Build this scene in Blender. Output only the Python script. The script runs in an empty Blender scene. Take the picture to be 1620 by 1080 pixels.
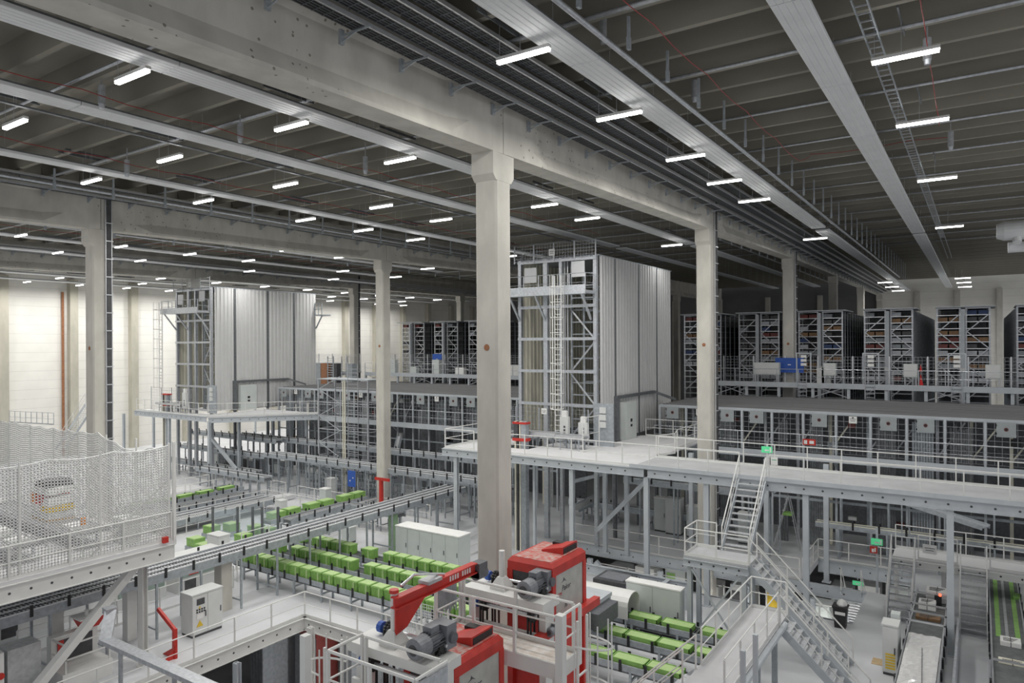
import bpy, math, random
from mathutils import Vector, Matrix

random.seed(11)
SC = bpy.context.scene
COL = SC.collection

# ---------------------------------------------------------------- camera
FPX, PCX, PCY, EYE, ROLL, YAW = 1109.5, 810.0, 544.0, 11.45, -0.0054, 0.5877
SY_, CY_ = math.sin(YAW), math.cos(YAW)
cam_data = bpy.data.cameras.new('camera')
cam = bpy.data.objects.new('camera', cam_data)
COL.objects.link(cam)
cam_data.sensor_width = 36.0
cam_data.lens = 36.0 * FPX / 1620.0
cam_data.shift_y = (PCY - 540.0) / 1620.0
cam_data.clip_start, cam_data.clip_end = 0.1, 400.0
cam.matrix_world = (Matrix.Translation((0, 0, EYE)) @ Matrix.Rotation(YAW, 4, 'Z') @
                    Matrix.Rotation(math.pi / 2, 4, 'X') @ Matrix.Rotation(ROLL, 4, 'Z'))
SC.camera = cam

# ---------------------------------------------------------------- world, colour management
world = bpy.data.worlds.new('world')
SC.world = world
world.use_nodes = True
bgn = world.node_tree.nodes['Background']
bgn.inputs['Color'].default_value = (0.95, 0.97, 1.0, 1)
bgn.inputs['Strength'].default_value = 0.55
SC.view_settings.view_transform = 'Standard'
SC.view_settings.look = 'None'
SC.view_settings.gamma = 1.0
SC.view_settings.use_curve_mapping = False
SC.view_settings.exposure = 0.0
LAMP_W = 215.0          # watts of each ceiling tube lamp
TUBE_E = 14.0           # emission of the tubes themselves

# ---------------------------------------------------------------- pixel helpers (frame 1620 x 1080)
_cr, _sr = math.cos(ROLL), math.sin(ROLL)
def ray(px, py):
    a, b = px - PCX, py - PCY
    u, v = a * _cr + b * _sr, -a * _sr + b * _cr
    k, m = u / FPX, -v / FPX
    return k * CY_ - SY_, k * SY_ + CY_, m
def gd(px, py, d):
    x, y, m = ray(px, py)
    return Vector((x * d, y * d, EYE + m * d))
def gz(px, py, z): return gd(px, py, (z - EYE) / ray(px, py)[2])
def gx(px, py, X): return gd(px, py, X / ray(px, py)[0])
def gy(px, py, Y): return gd(px, py, Y / ray(px, py)[1])

# ---------------------------------------------------------------- materials
MATS = {}
def mat(name, col, rough=0.55, metal=0.0, var=0.10, scale=3.0, bump=0.0, col2=None, stretch=(1, 1, 1), detail=5.0, spec=0.5):
    m = bpy.data.materials.new(name)
    m.use_nodes = True
    nt = m.node_tree; N = nt.nodes; L = nt.links
    b = N['Principled BSDF']
    b.inputs['Roughness'].default_value = rough
    b.inputs['Metallic'].default_value = metal
    b.inputs['Specular IOR Level'].default_value = spec
    tc = N.new('ShaderNodeTexCoord')
    mp = N.new('ShaderNodeMapping'); mp.inputs['Scale'].default_value = stretch
    L.new(tc.outputs['Object'], mp.inputs['Vector'])
    nz = N.new('ShaderNodeTexNoise')
    nz.inputs['Scale'].default_value = scale
    nz.inputs['Detail'].default_value = detail
    L.new(mp.outputs['Vector'], nz.inputs['Vector'])
    rp = N.new('ShaderNodeValToRGB')
    lo = col2 or tuple(c * (1 - var) for c in col)
    hi = col if col2 else tuple(min(1.0, c * (1 + var)) for c in col)
    rp.color_ramp.elements[0].position, rp.color_ramp.elements[1].position = 0.35, 0.65
    rp.color_ramp.elements[0].color = (*lo, 1)
    rp.color_ramp.elements[1].color = (*hi, 1)
    L.new(nz.outputs['Fac'], rp.inputs['Fac'])
    L.new(rp.outputs['Color'], b.inputs['Base Color'])
    if bump:
        bp = N.new('ShaderNodeBump'); bp.inputs['Strength'].default_value = bump
        L.new(nz.outputs['Fac'], bp.inputs['Height'])
        L.new(bp.outputs['Normal'], b.inputs['Normal'])
    MATS[name] = m
    return m
def emis(name, col, strength):
    m = bpy.data.materials.new(name); m.use_nodes = True
    b = m.node_tree.nodes['Principled BSDF']
    b.inputs['Base Color'].default_value = (*col, 1)
    b.inputs['Emission Color'].default_value = (*col, 1)
    b.inputs['Emission Strength'].default_value = strength
    MATS[name] = m
    return m
def glassy(name, col, alpha_mix):
    m = bpy.data.materials.new(name); m.use_nodes = True
    nt = m.node_tree; N = nt.nodes; L = nt.links
    b = N['Principled BSDF']
    b.inputs['Base Color'].default_value = (*col, 1); b.inputs['Roughness'].default_value = 0.12
    t = N.new('ShaderNodeBsdfTransparent'); t.inputs['Color'].default_value = (*[0.6 + 0.4 * c for c in col], 1)
    x = N.new('ShaderNodeMixShader'); x.inputs['Fac'].default_value = alpha_mix
    L.new(t.outputs[0], x.inputs[1]); L.new(b.outputs[0], x.inputs[2])
    L.new(x.outputs[0], N['Material Output'].inputs['Surface'])
    MATS[name] = m
    return m

mat('concrete', (0.55, 0.53, 0.48), 0.85, 0, 0.10, 1.3, 0.05, stretch=(1, 1, 0.5))
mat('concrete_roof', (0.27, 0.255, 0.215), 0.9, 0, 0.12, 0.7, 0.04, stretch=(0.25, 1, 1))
mat('floor', (0.60, 0.61, 0.63), 0.55, 0, 0.05, 0.5)
mat('deck_white', (0.66, 0.66, 0.67), 0.6, 0, 0.04, 0.8)
mat('deck_grey', (0.44, 0.45, 0.46), 0.7, 0, 0.08, 0.8)
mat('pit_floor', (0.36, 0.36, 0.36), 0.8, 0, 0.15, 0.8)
mat('white_steel', (0.74, 0.74, 0.72), 0.45, 0, 0.03, 2)
mat('grey_steel', (0.50, 0.53, 0.56), 0.45, 0, 0.05, 2)
mat('galv', (0.52, 0.54, 0.57), 0.38, 0.55, 0.12, 9)
mat('galv_dull', (0.40, 0.43, 0.46), 0.5, 0.35, 0.12, 6)
mat('dark_galv', (0.17, 0.18, 0.19), 0.5, 0.4, 0.15, 6)
mat('alu', (0.70, 0.71, 0.73), 0.3, 0.75, 0.05, 6)
mat('sheet_white', (0.60, 0.60, 0.60), 0.8, 0, 0.02, 1.5, spec=0.2)
mat('panel_white', (0.72, 0.73, 0.74), 0.5, 0, 0.03, 1.5)
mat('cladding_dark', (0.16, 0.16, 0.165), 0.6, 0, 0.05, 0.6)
mat('cladding', (0.80, 0.785, 0.74), 0.5, 0, 0.03, 0.6)
mat('cream', (0.80, 0.77, 0.64), 0.5, 0, 0.18, 0.8, stretch=(1, 1, 0.15))
mat('roof_sheet', (0.24, 0.24, 0.245), 0.7, 0.1, 0.14, 0.5, stretch=(0.3, 3, 1))
mat('flap_grey', (0.36, 0.39, 0.40), 0.5, 0, 0.05, 3)
mat('curtain_grey', (0.20, 0.215, 0.225), 0.45, 0.2, 0.2, 5)
mat('black', (0.02, 0.02, 0.022), 0.5, 0, 0.2, 8)
mat('dark', (0.07, 0.07, 0.075), 0.55, 0, 0.2, 4)
mat('belt', (0.14, 0.15, 0.15), 0.6, 0, 0.15, 4)
mat('belt_grey', (0.45, 0.46, 0.47), 0.35, 0.2, 0.12, 6)
mat('red', (0.55, 0.035, 0.025), 0.42, 0, 0.12, 3)
mat('red_cable', (0.30, 0.02, 0.02), 0.5, 0, 0.1, 3)
mat('green', (0.25, 0.46, 0.12), 0.5, 0, 0.10, 5)
mat('green_light', (0.42, 0.58, 0.25), 0.5, 0, 0.06, 5)
mat('green_column', (0.30, 0.45, 0.27), 0.5, 0, 0.06, 5)
mat('blue', (0.03, 0.10, 0.42), 0.5, 0, 0.08, 3)
mat('yellow', (0.75, 0.52, 0.04), 0.5, 0, 0.08, 3)
mat('orange', (0.80, 0.28, 0.04), 0.5, 0, 0.08, 3)
mat('cabinet', (0.66, 0.67, 0.66), 0.45, 0, 0.03, 2)
mat('cabinet_green', (0.58, 0.615, 0.60), 0.45, 0, 0.03, 2)
mat('motor', (0.22, 0.23, 0.25), 0.45, 0.2, 0.12, 6)
mat('motor_fin', (0.14, 0.145, 0.16), 0.5, 0.2, 0.12, 8)
mat('press_grey', (0.46, 0.46, 0.43), 0.6, 0, 0.10, 3)
mat('paper', (0.80, 0.80, 0.78), 0.7, 0, 0.04, 4)
mat('tread', (0.55, 0.56, 0.58), 0.5, 0.3, 0.15, 12)
mat('checker', (0.74, 0.72, 0.69), 0.6, 0, 0.16, 5, col2=(0.60, 0.52, 0.45))
mat('foil', (0.92, 0.91, 0.90), 0.22, 0.35, 0.06, 6, 0.25, stretch=(1, 5, 1))
mat('net', (0.86, 0.86, 0.85), 0.8, 0, 0.03, 4)
mat('wood', (0.52, 0.38, 0.22), 0.7, 0, 0.15, 4, stretch=(1, 6, 1))
mat('tote_grey', (0.27, 0.29, 0.31), 0.5, 0, 0.08, 4)
mat('tote_red', (0.17, 0.04, 0.035), 0.5, 0, 0.08, 4)
mat('tote_brown', (0.24, 0.14, 0.07), 0.6, 0, 0.1, 4)
mat('tote_navy', (0.03, 0.06, 0.16), 0.5, 0, 0.08, 4)
mat('tote_yellow', (0.60, 0.42, 0.04), 0.5, 0, 0.08, 4)
mat('tote_white', (0.45, 0.47, 0.50), 0.5, 0, 0.05, 4)
mat('rust', (0.30, 0.13, 0.06), 0.7, 0, 0.2, 6)
mat('sign_green', (0.02, 0.42, 0.16), 0.5, 0, 0.03, 4)
mat('skin', (0.55, 0.40, 0.30), 0.6, 0, 0.05, 4)
glassy('plexi', (0.80, 0.86, 0.90), 0.16)
glassy('smoked', (0.45, 0.55, 0.50), 0.45)
emis('tube_light', (1.0, 0.99, 0.96), TUBE_E)
emis('led_white', (1.0, 1.0, 0.95), 6.0)
emis('sign_lit', (0.10, 0.62, 0.28), 0.35)
mat('bright_red', (0.80, 0.03, 0.03), 0.5, 0, 0.04, 4)
mat('concrete_wall', (0.46, 0.44, 0.37), 0.85, 0, 0.10, 1.3, 0.05, stretch=(1, 1, 0.4))
mat('bridge_grey', (0.50, 0.50, 0.515), 0.6, 0, 0.08, 1.0)
emis('lamp_red', (1.0, 0.12, 0.06), 2.5)

# ---------------------------------------------------------------- mesh building
class MB:
    def __init__(s):
        s.v = []; s.f = []
    def quadbox(s, c):
        n = len(s.v); s.v += [tuple(p) for p in c]
        for q in ((0, 3, 2, 1), (4, 5, 6, 7), (0, 1, 5, 4), (1, 2, 6, 5), (2, 3, 7, 6), (3, 0, 4, 7)):
            s.f.append(tuple(n + i for i in q))
        return s
    def box(s, x0, x1, y0, y1, z0, z1):
        return s.quadbox([(x0, y0, z0), (x1, y0, z0), (x1, y1, z0), (x0, y1, z0),
                          (x0, y0, z1), (x1, y0, z1), (x1, y1, z1), (x0, y1, z1)])
    def cbox(s, x, y, z, sx, sy, sz):      # centre in x, y, base at z
        return s.box(x - sx / 2, x + sx / 2, y - sy / 2, y + sy / 2, z, z + sz)
    def bar(s, p, q, w, h=None, up=(0, 0, 1)):
        h = w if h is None else h
        p, q, up = Vector(p), Vector(q), Vector(up)
        t = q - p
        if t.length < 1e-6: return s
        t.normalize()
        if abs(t.dot(up)) > 0.98: up = Vector((0, 1, 0))
        a = t.cross(up).normalized() * (w / 2); b = a.normalized().cross(t).normalized() * (h / 2)
        return s.quadbox([p - a - b, q - a - b, q + a - b, p + a - b, p - a + b, q - a + b, q + a + b, p + a + b])
    def tube(s, p, q, r, n=8, r2=None, cap=True):
        p, q = Vector(p), Vector(q); r2 = r if r2 is None else r2
        t = (q - p)
        if t.length < 1e-6: return s
        t.normalize()
        up = Vector((0, 0, 1)) if abs(t.z) < 0.95 else Vector((0, 1, 0))
        a = t.cross(up).normalized(); b = a.cross(t).normalized()
        k = len(s.v)
        for c, rad in ((p, r), (q, r2)):
            for i in range(n):
                an = 2 * math.pi * i / n
                s.v.append(tuple(c + a * (math.cos(an) * rad) + b * (math.sin(an) * rad)))
        for i in range(n):
            j = (i + 1) % n
            s.f.append((k + i, k + j, k + n + j, k + n + i))
        if cap:
            s.f.append(tuple(k + i for i in range(n - 1, -1, -1)))
            s.f.append(tuple(k + n + i for i in range(n)))
        return s
    def path(s, pts, r, n=6):
        for a, b in zip(pts[:-1], pts[1:]): s.tube(a, b, r, n)
        return s
    def prism(s, poly, axis, a, b):
        """poly: 2D outline (ccw) extruded along axis from a to b. axis x: (y,z); y: (x,z); z: (x,y)"""
        def P(u, v, w):
            return {'x': (w, u, v), 'y': (u, w, v), 'z': (u, v, w)}[axis]
        k = len(s.v); n = len(poly)
        s.v += [P(u, v, a) for u, v in poly] + [P(u, v, b) for u, v in poly]
        for i in range(n):
            j = (i + 1) % n
            s.f.append((k + i, k + j, k + n + j, k + n + i))
        s.f.append(tuple(k + i for i in range(n - 1, -1, -1))); s.f.append(tuple(k + n + i for i in range(n)))
        return s
    def loft(s, rings, cap=True):
        k = len(s.v); n = len(rings[0])
        for r in rings: s.v += [tuple(p) for p in r]
        for a in range(len(rings) - 1):
            for i in range(n):
                j = (i + 1) % n
                s.f.append((k + a * n + i, k + a * n + j, k + (a + 1) * n + j, k + (a + 1) * n + i))
        if cap:
            s.f.append(tuple(k + i for i in range(n - 1, -1, -1)))
            s.f.append(tuple(k + (len(rings) - 1) * n + i for i in range(n)))
        return s
    def ubeam(s, p, q, h, w, t=0.03):      # steel channel/I section along p->q, horizontal run
        p, q = Vector(p), Vector(q)
        d = (q - p).normalized(); side = d.cross(Vector((0, 0, 1))).normalized()
        z = Vector((0, 0, 1))
        s.bar(p, q, t, h)
        s.bar(p + z * (h / 2 - t / 2), q + z * (h / 2 - t / 2), w, t)
        s.bar(p - z * (h / 2 - t / 2), q - z * (h / 2 - t / 2), w, t)
        return s
    def build(s, name, m, parent=None, label=None, cat=None, group=None, kind=None, smooth=False, origin=None):
        me = bpy.data.meshes.new(name)
        if parent is not None: o0 = ORG[parent.name]
        elif origin is not None: o0 = Vector(origin)
        else:
            xs = [p[0] for p in s.v]; ys = [p[1] for p in s.v]; zs = [p[2] for p in s.v]
            o0 = Vector(((min(xs) + max(xs)) / 2, (min(ys) + max(ys)) / 2, min(zs)))
        me.from_pydata([(p[0] - o0[0], p[1] - o0[1], p[2] - o0[2]) for p in s.v], [], s.f)
        me.update()
        if smooth:
            me.polygons.foreach_set('use_smooth', [True] * len(me.polygons))
        me.materials.append(MATS[m] if isinstance(m, str) else m)
        o = bpy.data.objects.new(name, me)
        COL.objects.link(o)
        ORG[o.name] = o0
        if parent is not None: o.parent = parent
        else: o.location = o0
        props(o, label, cat, group, kind)
        return o
ORG = {}
KIDS = {}
def props(o, label=None, cat=None, group=None, kind=None):
    if label: o['label'] = label
    if cat: o['category'] = cat
    if group: o['group'] = group
    if kind: o['kind'] = kind
    return o
def thing(name, label, cat, loc, group=None, kind=None):
    o = bpy.data.objects.new(name, None)
    COL.objects.link(o)
    o.empty_display_size = 0.2
    o.location = loc
    ORG[o.name] = Vector(loc)
    return props(o, label, cat, group, kind)
def struct(mb, name, m, label=None, **k):
    return mb.build(name, m, label=label, kind='structure', **k)
def dup(root, loc, label, group=None):
    """a copy of a thing together with copies of its parts and their sub-parts"""
    r = root.copy(); COL.objects.link(r)
    r.location = loc
    r['label'] = label
    if group: r['group'] = group
    for c in KIDS[root.name]:
        k = c.copy(); k.parent = r; COL.objects.link(k)
        for g in KIDS.get(c.name, ()):
            h = g.copy(); h.parent = k; COL.objects.link(h)
    return r
def settle(root):
    """remember a finished thing's parts and sub-parts so that dup() can copy them"""
    KIDS[root.name] = list(root.children)
    for c in root.children: KIDS[c.name] = list(c.children)
    return root
def same(o, parent, loc, name=None):
    """another part with the same shape as part o, moved by loc"""
    c = o.copy(); c.parent = parent; c.location = loc
    COL.objects.link(c)
    ORG[c.name] = ORG[o.name]
    return c
ORDS = ('first second third fourth fifth sixth seventh eighth ninth tenth eleventh twelfth thirteenth fourteenth fifteenth '
        'sixteenth seventeenth eighteenth nineteenth twentieth twenty-first twenty-second twenty-third twenty-fourth').split()
def nth(i): return ORDS[i] if i < len(ORDS) else '%dth' % (i + 1)
# ================================================================ the hall
L0 = -0.7            # main floor
LP = -6.2            # floor of the lower storey seen through the openings
MZ = 5.4             # mezzanine deck
AX = [-12.54, -36.9, -61.2]         # lines of columns
CYS = [17.8, 38.1, 58.4, 78.7, 99.0, 119.3]
WX = -84.9           # left wall
YB = 120.0            # back wall
CW = 0.4             # half a column
def zb(y): return 16.95 + 0.019 * min(y, 60.0) + 0.008 * max(0.0, y - 60.0)     # underside of the main beams (the roof falls towards the camera)

# floor with its two openings
PIT_X, PIT_Y = -25.25, 21.0
OPEN_A = (-21.0, -4.6, 33.3, 38.0)       # opening under the front of the mezzanine
OPEN_B = (-7.6, -2.9, 38.0, 42.4)        # opening beside the right-hand stairs
mb = MB()
for x0, x1, y0, y1 in ((WX, PIT_X, -6, 21.0), (-11.0, 13, 12.5, 21.0), (WX, 13, 21.0, 33.3),
                       (WX, OPEN_A[0], 33.3, 38.0), (OPEN_A[1], 13, 33.3, 38.0),
                       (WX, OPEN_B[0], 38.0, 42.4), (OPEN_B[1], 13, 38.0, 42.4), (WX, 13, 42.4, YB)):
    mb.box(x0, x1, y0, y1, L0 - 0.30, L0)
struct(mb, 'floor', 'floor', 'pale grey floor of the hall')
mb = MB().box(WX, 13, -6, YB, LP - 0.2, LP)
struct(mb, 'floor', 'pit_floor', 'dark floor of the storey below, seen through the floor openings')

# walls
def cladding_mat():
    m = MATS['cladding']; nt = m.node_tree; N = nt.nodes; L = nt.links
    b = N['Principled BSDF']
    tc = N.new('ShaderNodeTexCoord'); sp = N.new('ShaderNodeSeparateXYZ'); L.new(tc.outputs['Object'], sp.inputs[0])
    mu = N.new('ShaderNodeMath'); mu.operation = 'FRACT'; L.new(sp.outputs['Z'], mu.inputs[0])
    gt = N.new('ShaderNodeMath'); gt.operation = 'LESS_THAN'; gt.inputs[1].default_value = 0.03; L.new(mu.outputs[0], gt.inputs[0])
    mx = N.new('ShaderNodeMix'); mx.data_type = 'RGBA'
    L.new(gt.outputs[0], mx.inputs['Factor'])
    src = b.inputs['Base Color'].links[0].from_socket
    L.new(src, mx.inputs['A']); mx.inputs['B'].default_value = (0.60, 0.59, 0.56, 1)
    L.new(mx.outputs['Result'], b.inputs['Base Color'])
cladding_mat()
struct(MB().box(WX - 0.3, WX, -6, YB, LP, 21), 'wall_left', 'cladding', 'white panelled wall along the left side')
struct(MB().box(-12.5, 13, YB, YB + 0.3, LP, 21), 'wall_back', 'cladding', 'white panelled wall at the far end of the right bay')
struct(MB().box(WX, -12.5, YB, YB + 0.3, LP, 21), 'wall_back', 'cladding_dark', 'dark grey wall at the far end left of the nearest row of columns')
for y in [17.8 + 6.77 * k for k in range(-1, 15)]:
    struct(MB().box(WX, WX + 0.75, y - 0.42, y + 0.42, L0, 18.9), 'trim_1', 'concrete_wall', 'concrete pilaster against the white left wall')
for x in [-75, -68, -61.2, -53, -45, -36.9, -29, -21, -12.5, -7.6, -2.6, 2.4]:
    struct(MB().box(x - 0.35, x + 0.35, YB - 0.6, YB, L0, 18.9), 'trim_2', 'concrete', 'concrete pilaster against the far wall')
# brown downpipe and conduit on the left wall
MB().tube((WX + 0.25, 37.15, L0), (WX + 0.25, 37.15, 17.5), 0.13, 10).build('downpipe', 'rust',
    label='rust-brown downpipe running up the white wall beside a pilaster', cat='pipe')
MB().box(WX + 0.05, WX + 0.25, 30.1, 30.4, L0, 17.5).build('cable_duct', 'dark_galv',
    label='dark vertical cable duct on the white wall at the left edge', cat='duct')

# columns with corbels
def column(x, y):
    top = zb(y)
    b = MB()
    c = 0.06; X_ = CW + 0.006
    ring = [(x - CW + c, y - CW), (x + CW - c, y - CW), (x + CW, y - CW + c), (x + CW, y + CW - c),
            (x + CW - c, y + CW), (x - CW + c, y + CW), (x - CW, y + CW - c), (x - CW, y - CW + c)]
    b.loft([[(px, py, z) for px, py in ring] for z in (LP if (x, y) != (AX[2], 38.1) else 16.83, top - 0.01)])
    e = 0.16
    if (x, y) == (AX[2], 38.1): e = 0.05
    b.loft([[(x - X_, y - CW - dy, z), (x + X_, y - CW - dy, z), (x + X_, y + CW + dy, z), (x - X_, y + CW + dy, z)]
            for dy, z in ((0.006, top - 0.86), (e, top - 0.68), (e, top - 0.011))])
    o = struct(b, 'concrete_column', 'concrete')
    return o
for xi, x in enumerate(AX):
    for yi, y in enumerate(CYS):
        o = column(x, y)
        o['label'] = '%s concrete column from the camera in the %s row' % (nth(yi), ('nearest', 'middle', 'farthest')[xi])
# cast-in sockets on the column faces
for x, y in ((AX[0], 17.8), (AX[1], 17.8), (AX[0], 38.1), (AX[1], 38.1), (AX[0], 58.4)):
    MB().tube((x + 0.02, y - CW - 0.012, 11.35), (x + 0.02, y - CW + 0.01, 11.35), 0.10, 16).build(
        'socket_hole', 'rust', label='round brown cast-in socket in the face of the %s' % {
        (AX[0], 17.8): 'tall foreground column', (AX[1], 17.8): 'left column', (AX[0], 38.1): 'column right of the tower',
        (AX[1], 38.1): 'column behind the big conveyor', (AX[0], 58.4): 'column before the racks'}[(x, y)], cat='socket')

# main beams: block ends, flanges and recessed web between
def beam(x, y0, y1):
    def sec(y, web):
        z = zb(y); w, f = 0.4, (0.4 if web is None else web)
        h = [(w, 0), (w, 0.12 if web else 0.42), (f, 0.55 if web else 0.62), (f, 1.55), (w, 1.8), (w, 2.1)]
        pts = [(x + a, y, z + b) for a, b in h] + [(x - a, y, z + b) for a, b in reversed(h)]
        return pts
    g = 0.015
    b = MB().loft([sec(y0 + g, None), sec(y0 + 1.7, None), sec(y0 + 2.6, 0.20), sec(y1 - 2.6, 0.20), sec(y1 - 1.7, None), sec(y1 - g, None)])
    return b
def beam_stains(m):
    nt = m.node_tree; N = nt.nodes; L = nt.links
    b = N['Principled BSDF']
    tc = N.new('ShaderNodeTexCoord')
    vo = N.new('ShaderNodeTexVoronoi'); vo.inputs['Scale'].default_value = 4.5
    L.new(tc.outputs['Object'], vo.inputs['Vector'])
    lt = N.new('ShaderNodeMath'); lt.operation = 'LESS_THAN'; lt.inputs[1].default_value = 0.16; L.new(vo.outputs['Distance'], lt.inputs[0])
    nz = N.new('ShaderNodeTexNoise'); nz.inputs['Scale'].default_value = 0.45; nz.inputs['Detail'].default_value = 1
    L.new(tc.outputs['Object'], nz.inputs['Vector'])
    gt = N.new('ShaderNodeMath'); gt.operation = 'GREATER_THAN'; gt.inputs[1].default_value = 0.56; L.new(nz.outputs['Fac'], gt.inputs[0])
    mu = N.new('ShaderNodeMath'); mu.operation = 'MULTIPLY'; L.new(lt.outputs[0], mu.inputs[0]); L.new(gt.outputs[0], mu.inputs[1])
    mx = N.new('ShaderNodeMix'); mx.data_type = 'RGBA'; L.new(mu.outputs[0], mx.inputs['Factor'])
    L.new(b.inputs['Base Color'].links[0].from_socket, mx.inputs['A']); mx.inputs['B'].default_value = (0.24, 0.22, 0.18, 1)
    L.new(mx.outputs['Result'], b.inputs['Base Color'])
MATS['concrete_beam'] = MATS['concrete'].copy(); MATS['concrete_beam'].name = 'concrete_beam'
beam_stains(MATS['concrete_beam'])
for xi, x in enumerate(AX):
    ys = [-2.5] + CYS
    for k in range(len(ys) - 1):
        struct(beam(x, ys[k], ys[k + 1]), 'concrete_beam', 'concrete_beam',
               '%s span from the camera of the concrete beam over the %s row of columns' % (nth(k), ('nearest', 'middle', 'farthest')[xi]))

# ribbed roof units
bays = [(AX[0] + 0.05, 12.6), (AX[1] + 0.05, AX[0] - 0.05), (AX[2] + 0.05, AX[1] - 0.05), (WX, AX[2] - 0.05)]
PITCH = 1.69
nunit = 0
for bi, (x0, x1) in enumerate(bays):
    master = None
    y = -4.0
    while y < YB:
        z = zb(y) + 2.105
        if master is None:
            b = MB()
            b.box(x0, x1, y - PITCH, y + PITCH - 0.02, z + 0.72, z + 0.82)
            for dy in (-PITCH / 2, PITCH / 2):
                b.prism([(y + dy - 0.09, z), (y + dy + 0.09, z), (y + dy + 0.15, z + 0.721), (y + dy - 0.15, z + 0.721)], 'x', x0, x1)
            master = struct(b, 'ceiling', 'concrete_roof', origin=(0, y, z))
            o = master
        else:
            o = master.copy(); COL.objects.link(o); o.location = (0, y, z)
        o['label'] = '%s ribbed concrete roof unit of the %s bay' % (nth(nunit), ('right', 'second', 'third', 'left')[bi]); nunit += 1
        y += 2 * PITCH
    nunit = 0

# ================================================================ lights
def luminaire_parts(root, x, y, z):
    MB().box(x - 0.75, x + 0.75, y - 0.07, y + 0.07, z + 0.05, z + 0.13).build('housing', 'white_steel', root)
    MB().box(x - 0.73, x + 0.73, y - 0.06, y + 0.06, z - 0.02, z + 0.05).build('diffuser', 'tube_light', root)
    for dx in (-0.68, -0.08): MB().box(x + dx - .02, x + dx + .02, y - 0.95, y + 0.95, zb(y) + 2.06, zb(y) + 2.16).build('mounting_bar', 'dark_galv', root)
    for dx in (-0.68, -0.08): MB().tube((x + dx, y, z + 0.12), (x + dx, y, zb(y) + 2.10), 0.008, 4).build('suspension_wire', 'galv', root)
def lamp_light(x, y, z, w, root):
    ld = bpy.data.lights.new('lamp_light', 'AREA')
    ld.shape = 'RECTANGLE'; ld.size = 1.5; ld.size_y = 0.16; ld.energy = w; ld.spread = 3.0
    ld.color = (1.0, 0.985, 0.95)
    lo = bpy.data.objects.new('lamp_light', ld); COL.objects.link(lo)
    lo.parent = root
    lo.location = (0, 0, -0.03)
    return lo
LIT = []
ROWS = [  # centre x, light height, ys, row name
    (-9.1, 18.35, [14.2, 19.6, 25.4, 30.2, 35.0, 50.3, 92, 100, 108], 'right of the nearest beam'),
    (-1.5, 18.5, [19.9, 26.2, 35.7, 51.0, 93, 100, 108], 'right of the wide white panel'),
    (6.0, 18.5, [45, 93, 100, 108], 'at the far right'),
    (-17.7, 18.2, [9.4, 14.3, 19.2, 29.5, 34.0, 46.6], 'left of the nearest beam'),
    (-24.4, 18.2, [9.4, 14.3, 19.4, 25.1, 29.7], 'in the middle of the second bay'),
    (-30.3, 18.2, [14.4, 19.4, 25.4, 29.7, 34.3, 45], 'before the middle beam'),
    (-41.0, 18.2, [12, 22.5, 27.6, 32.7, 37.8, 48], 'just behind the middle beam'),
    (-48.6, 18.2, [14, 19, 25.0, 30, 35, 45, 52], 'in the middle of the third bay'),
    (-55.4, 18.2, [18, 24, 30, 40, 50], 'before the farthest beam'),
    (-66.5, 18.0, [20, 26, 32, 38, 44, 50, 56, 62, 68, 74, 80], 'just behind the farthest beam'),
    (-73.5, 18.0, [26, 32, 40, 46, 52, 60, 66, 72, 80], 'in the middle of the left bay'),
    (-80.5, 18.0, [14, 22, 27, 32, 37, 42, 47, 52, 57, 62, 67, 72, 77, 82, 88], 'beside the white left wall'),
]
for x, z, ys, rn in ROWS:
    master = None
    for i, y in enumerate(ys):
        lab = '%s tube light from the camera in the row %s' % (nth(i), rn)
        if master is None:
            master = thing('tube_light', lab, 'ceiling light', (x, y, z), 'tube lights in the row ' + rn)
            luminaire_parts(master, x, y, z); settle(master); cur = master
        else:
            cur = dup(master, (x, y, z), lab)
        w = LAMP_W
        if x == -80.5: w *= 1.5
        if (x, y) == (-17.7, 46.6): w *= 0.35
        lamp_light(x, y, z, w, cur)
        LIT.append((x, y))

# ================================================================ radiant panels, trunking, trays
def radiant(x0, x1, y0, y1, z, label, group=None):
    t = thing('radiant_panel', label, 'heating panel', ((x0 + x1) / 2, (y0 + y1) / 2, z), group)
    w = x1 - x0; n = 5
    b = MB()
    prof = []
    for i in range(n):
        a = x0 + w * i / n; c = x0 + w * (i + 1) / n; g = w * 0.02
        prof += [(a + g, z), (c - g, z), (c - g * 0.3, z + 0.018)]
    prof += [(x1, z + 0.10), (x0, z + 0.10)]
    L = 6.05
    y = y0
    while y < y1 - 0.5:
        ye = min(y + L, y1)
        b.prism(prof, 'y', y + 0.015, ye - 0.015)
        y = ye
    b.build('panel_sheet', 'panel_white', t)
    b = MB().box(x0 + 0.02, x1 - 0.02, y0, y1, z + 0.101, z + 0.16)
    b.build('insulation_tray', 'dark_galv', t)
    b = MB(); y = y0 + 1.0
    while y < y1:
        for xx in (x0 + 0.1, x1 - 0.1): b.tube((xx, y, z + 0.15), (xx, y, zb(y) + 2.10), 0.007, 4)
        y += 3.0
    b.build('hanger_wires', 'galv', t, kind='stuff')
    return t
radiant(-8.9, -8.05, -2, 48.0, 18.7, 'wide ribbed white heating panel just right of the nearest beam, with tube lights beneath')
radiant(-8.9, -8.05, 49.2, 114, 18.7, 'farther stretch of white heating panel right of the nearest beam')
radiant(-3.85, -3.05, -2, 55.5, 18.9, 'broad white heating panel descending from the top right edge')
radiant(-3.85, -3.05, 56.5, 114, 18.9, 'farther stretch of the broad right-hand heating panel')
radiant(-17.6, -16.75, -2, 49, 18.5, 'white heating panel just left of the nearest beam')
radiant(-17.6, -16.75, 50, 96, 18.5, 'farther stretch of heating panel left of the nearest beam')
radiant(-22.6, -21.8, -2, 47, 18.5, 'smooth white heating panel in the middle of the second bay')
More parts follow.
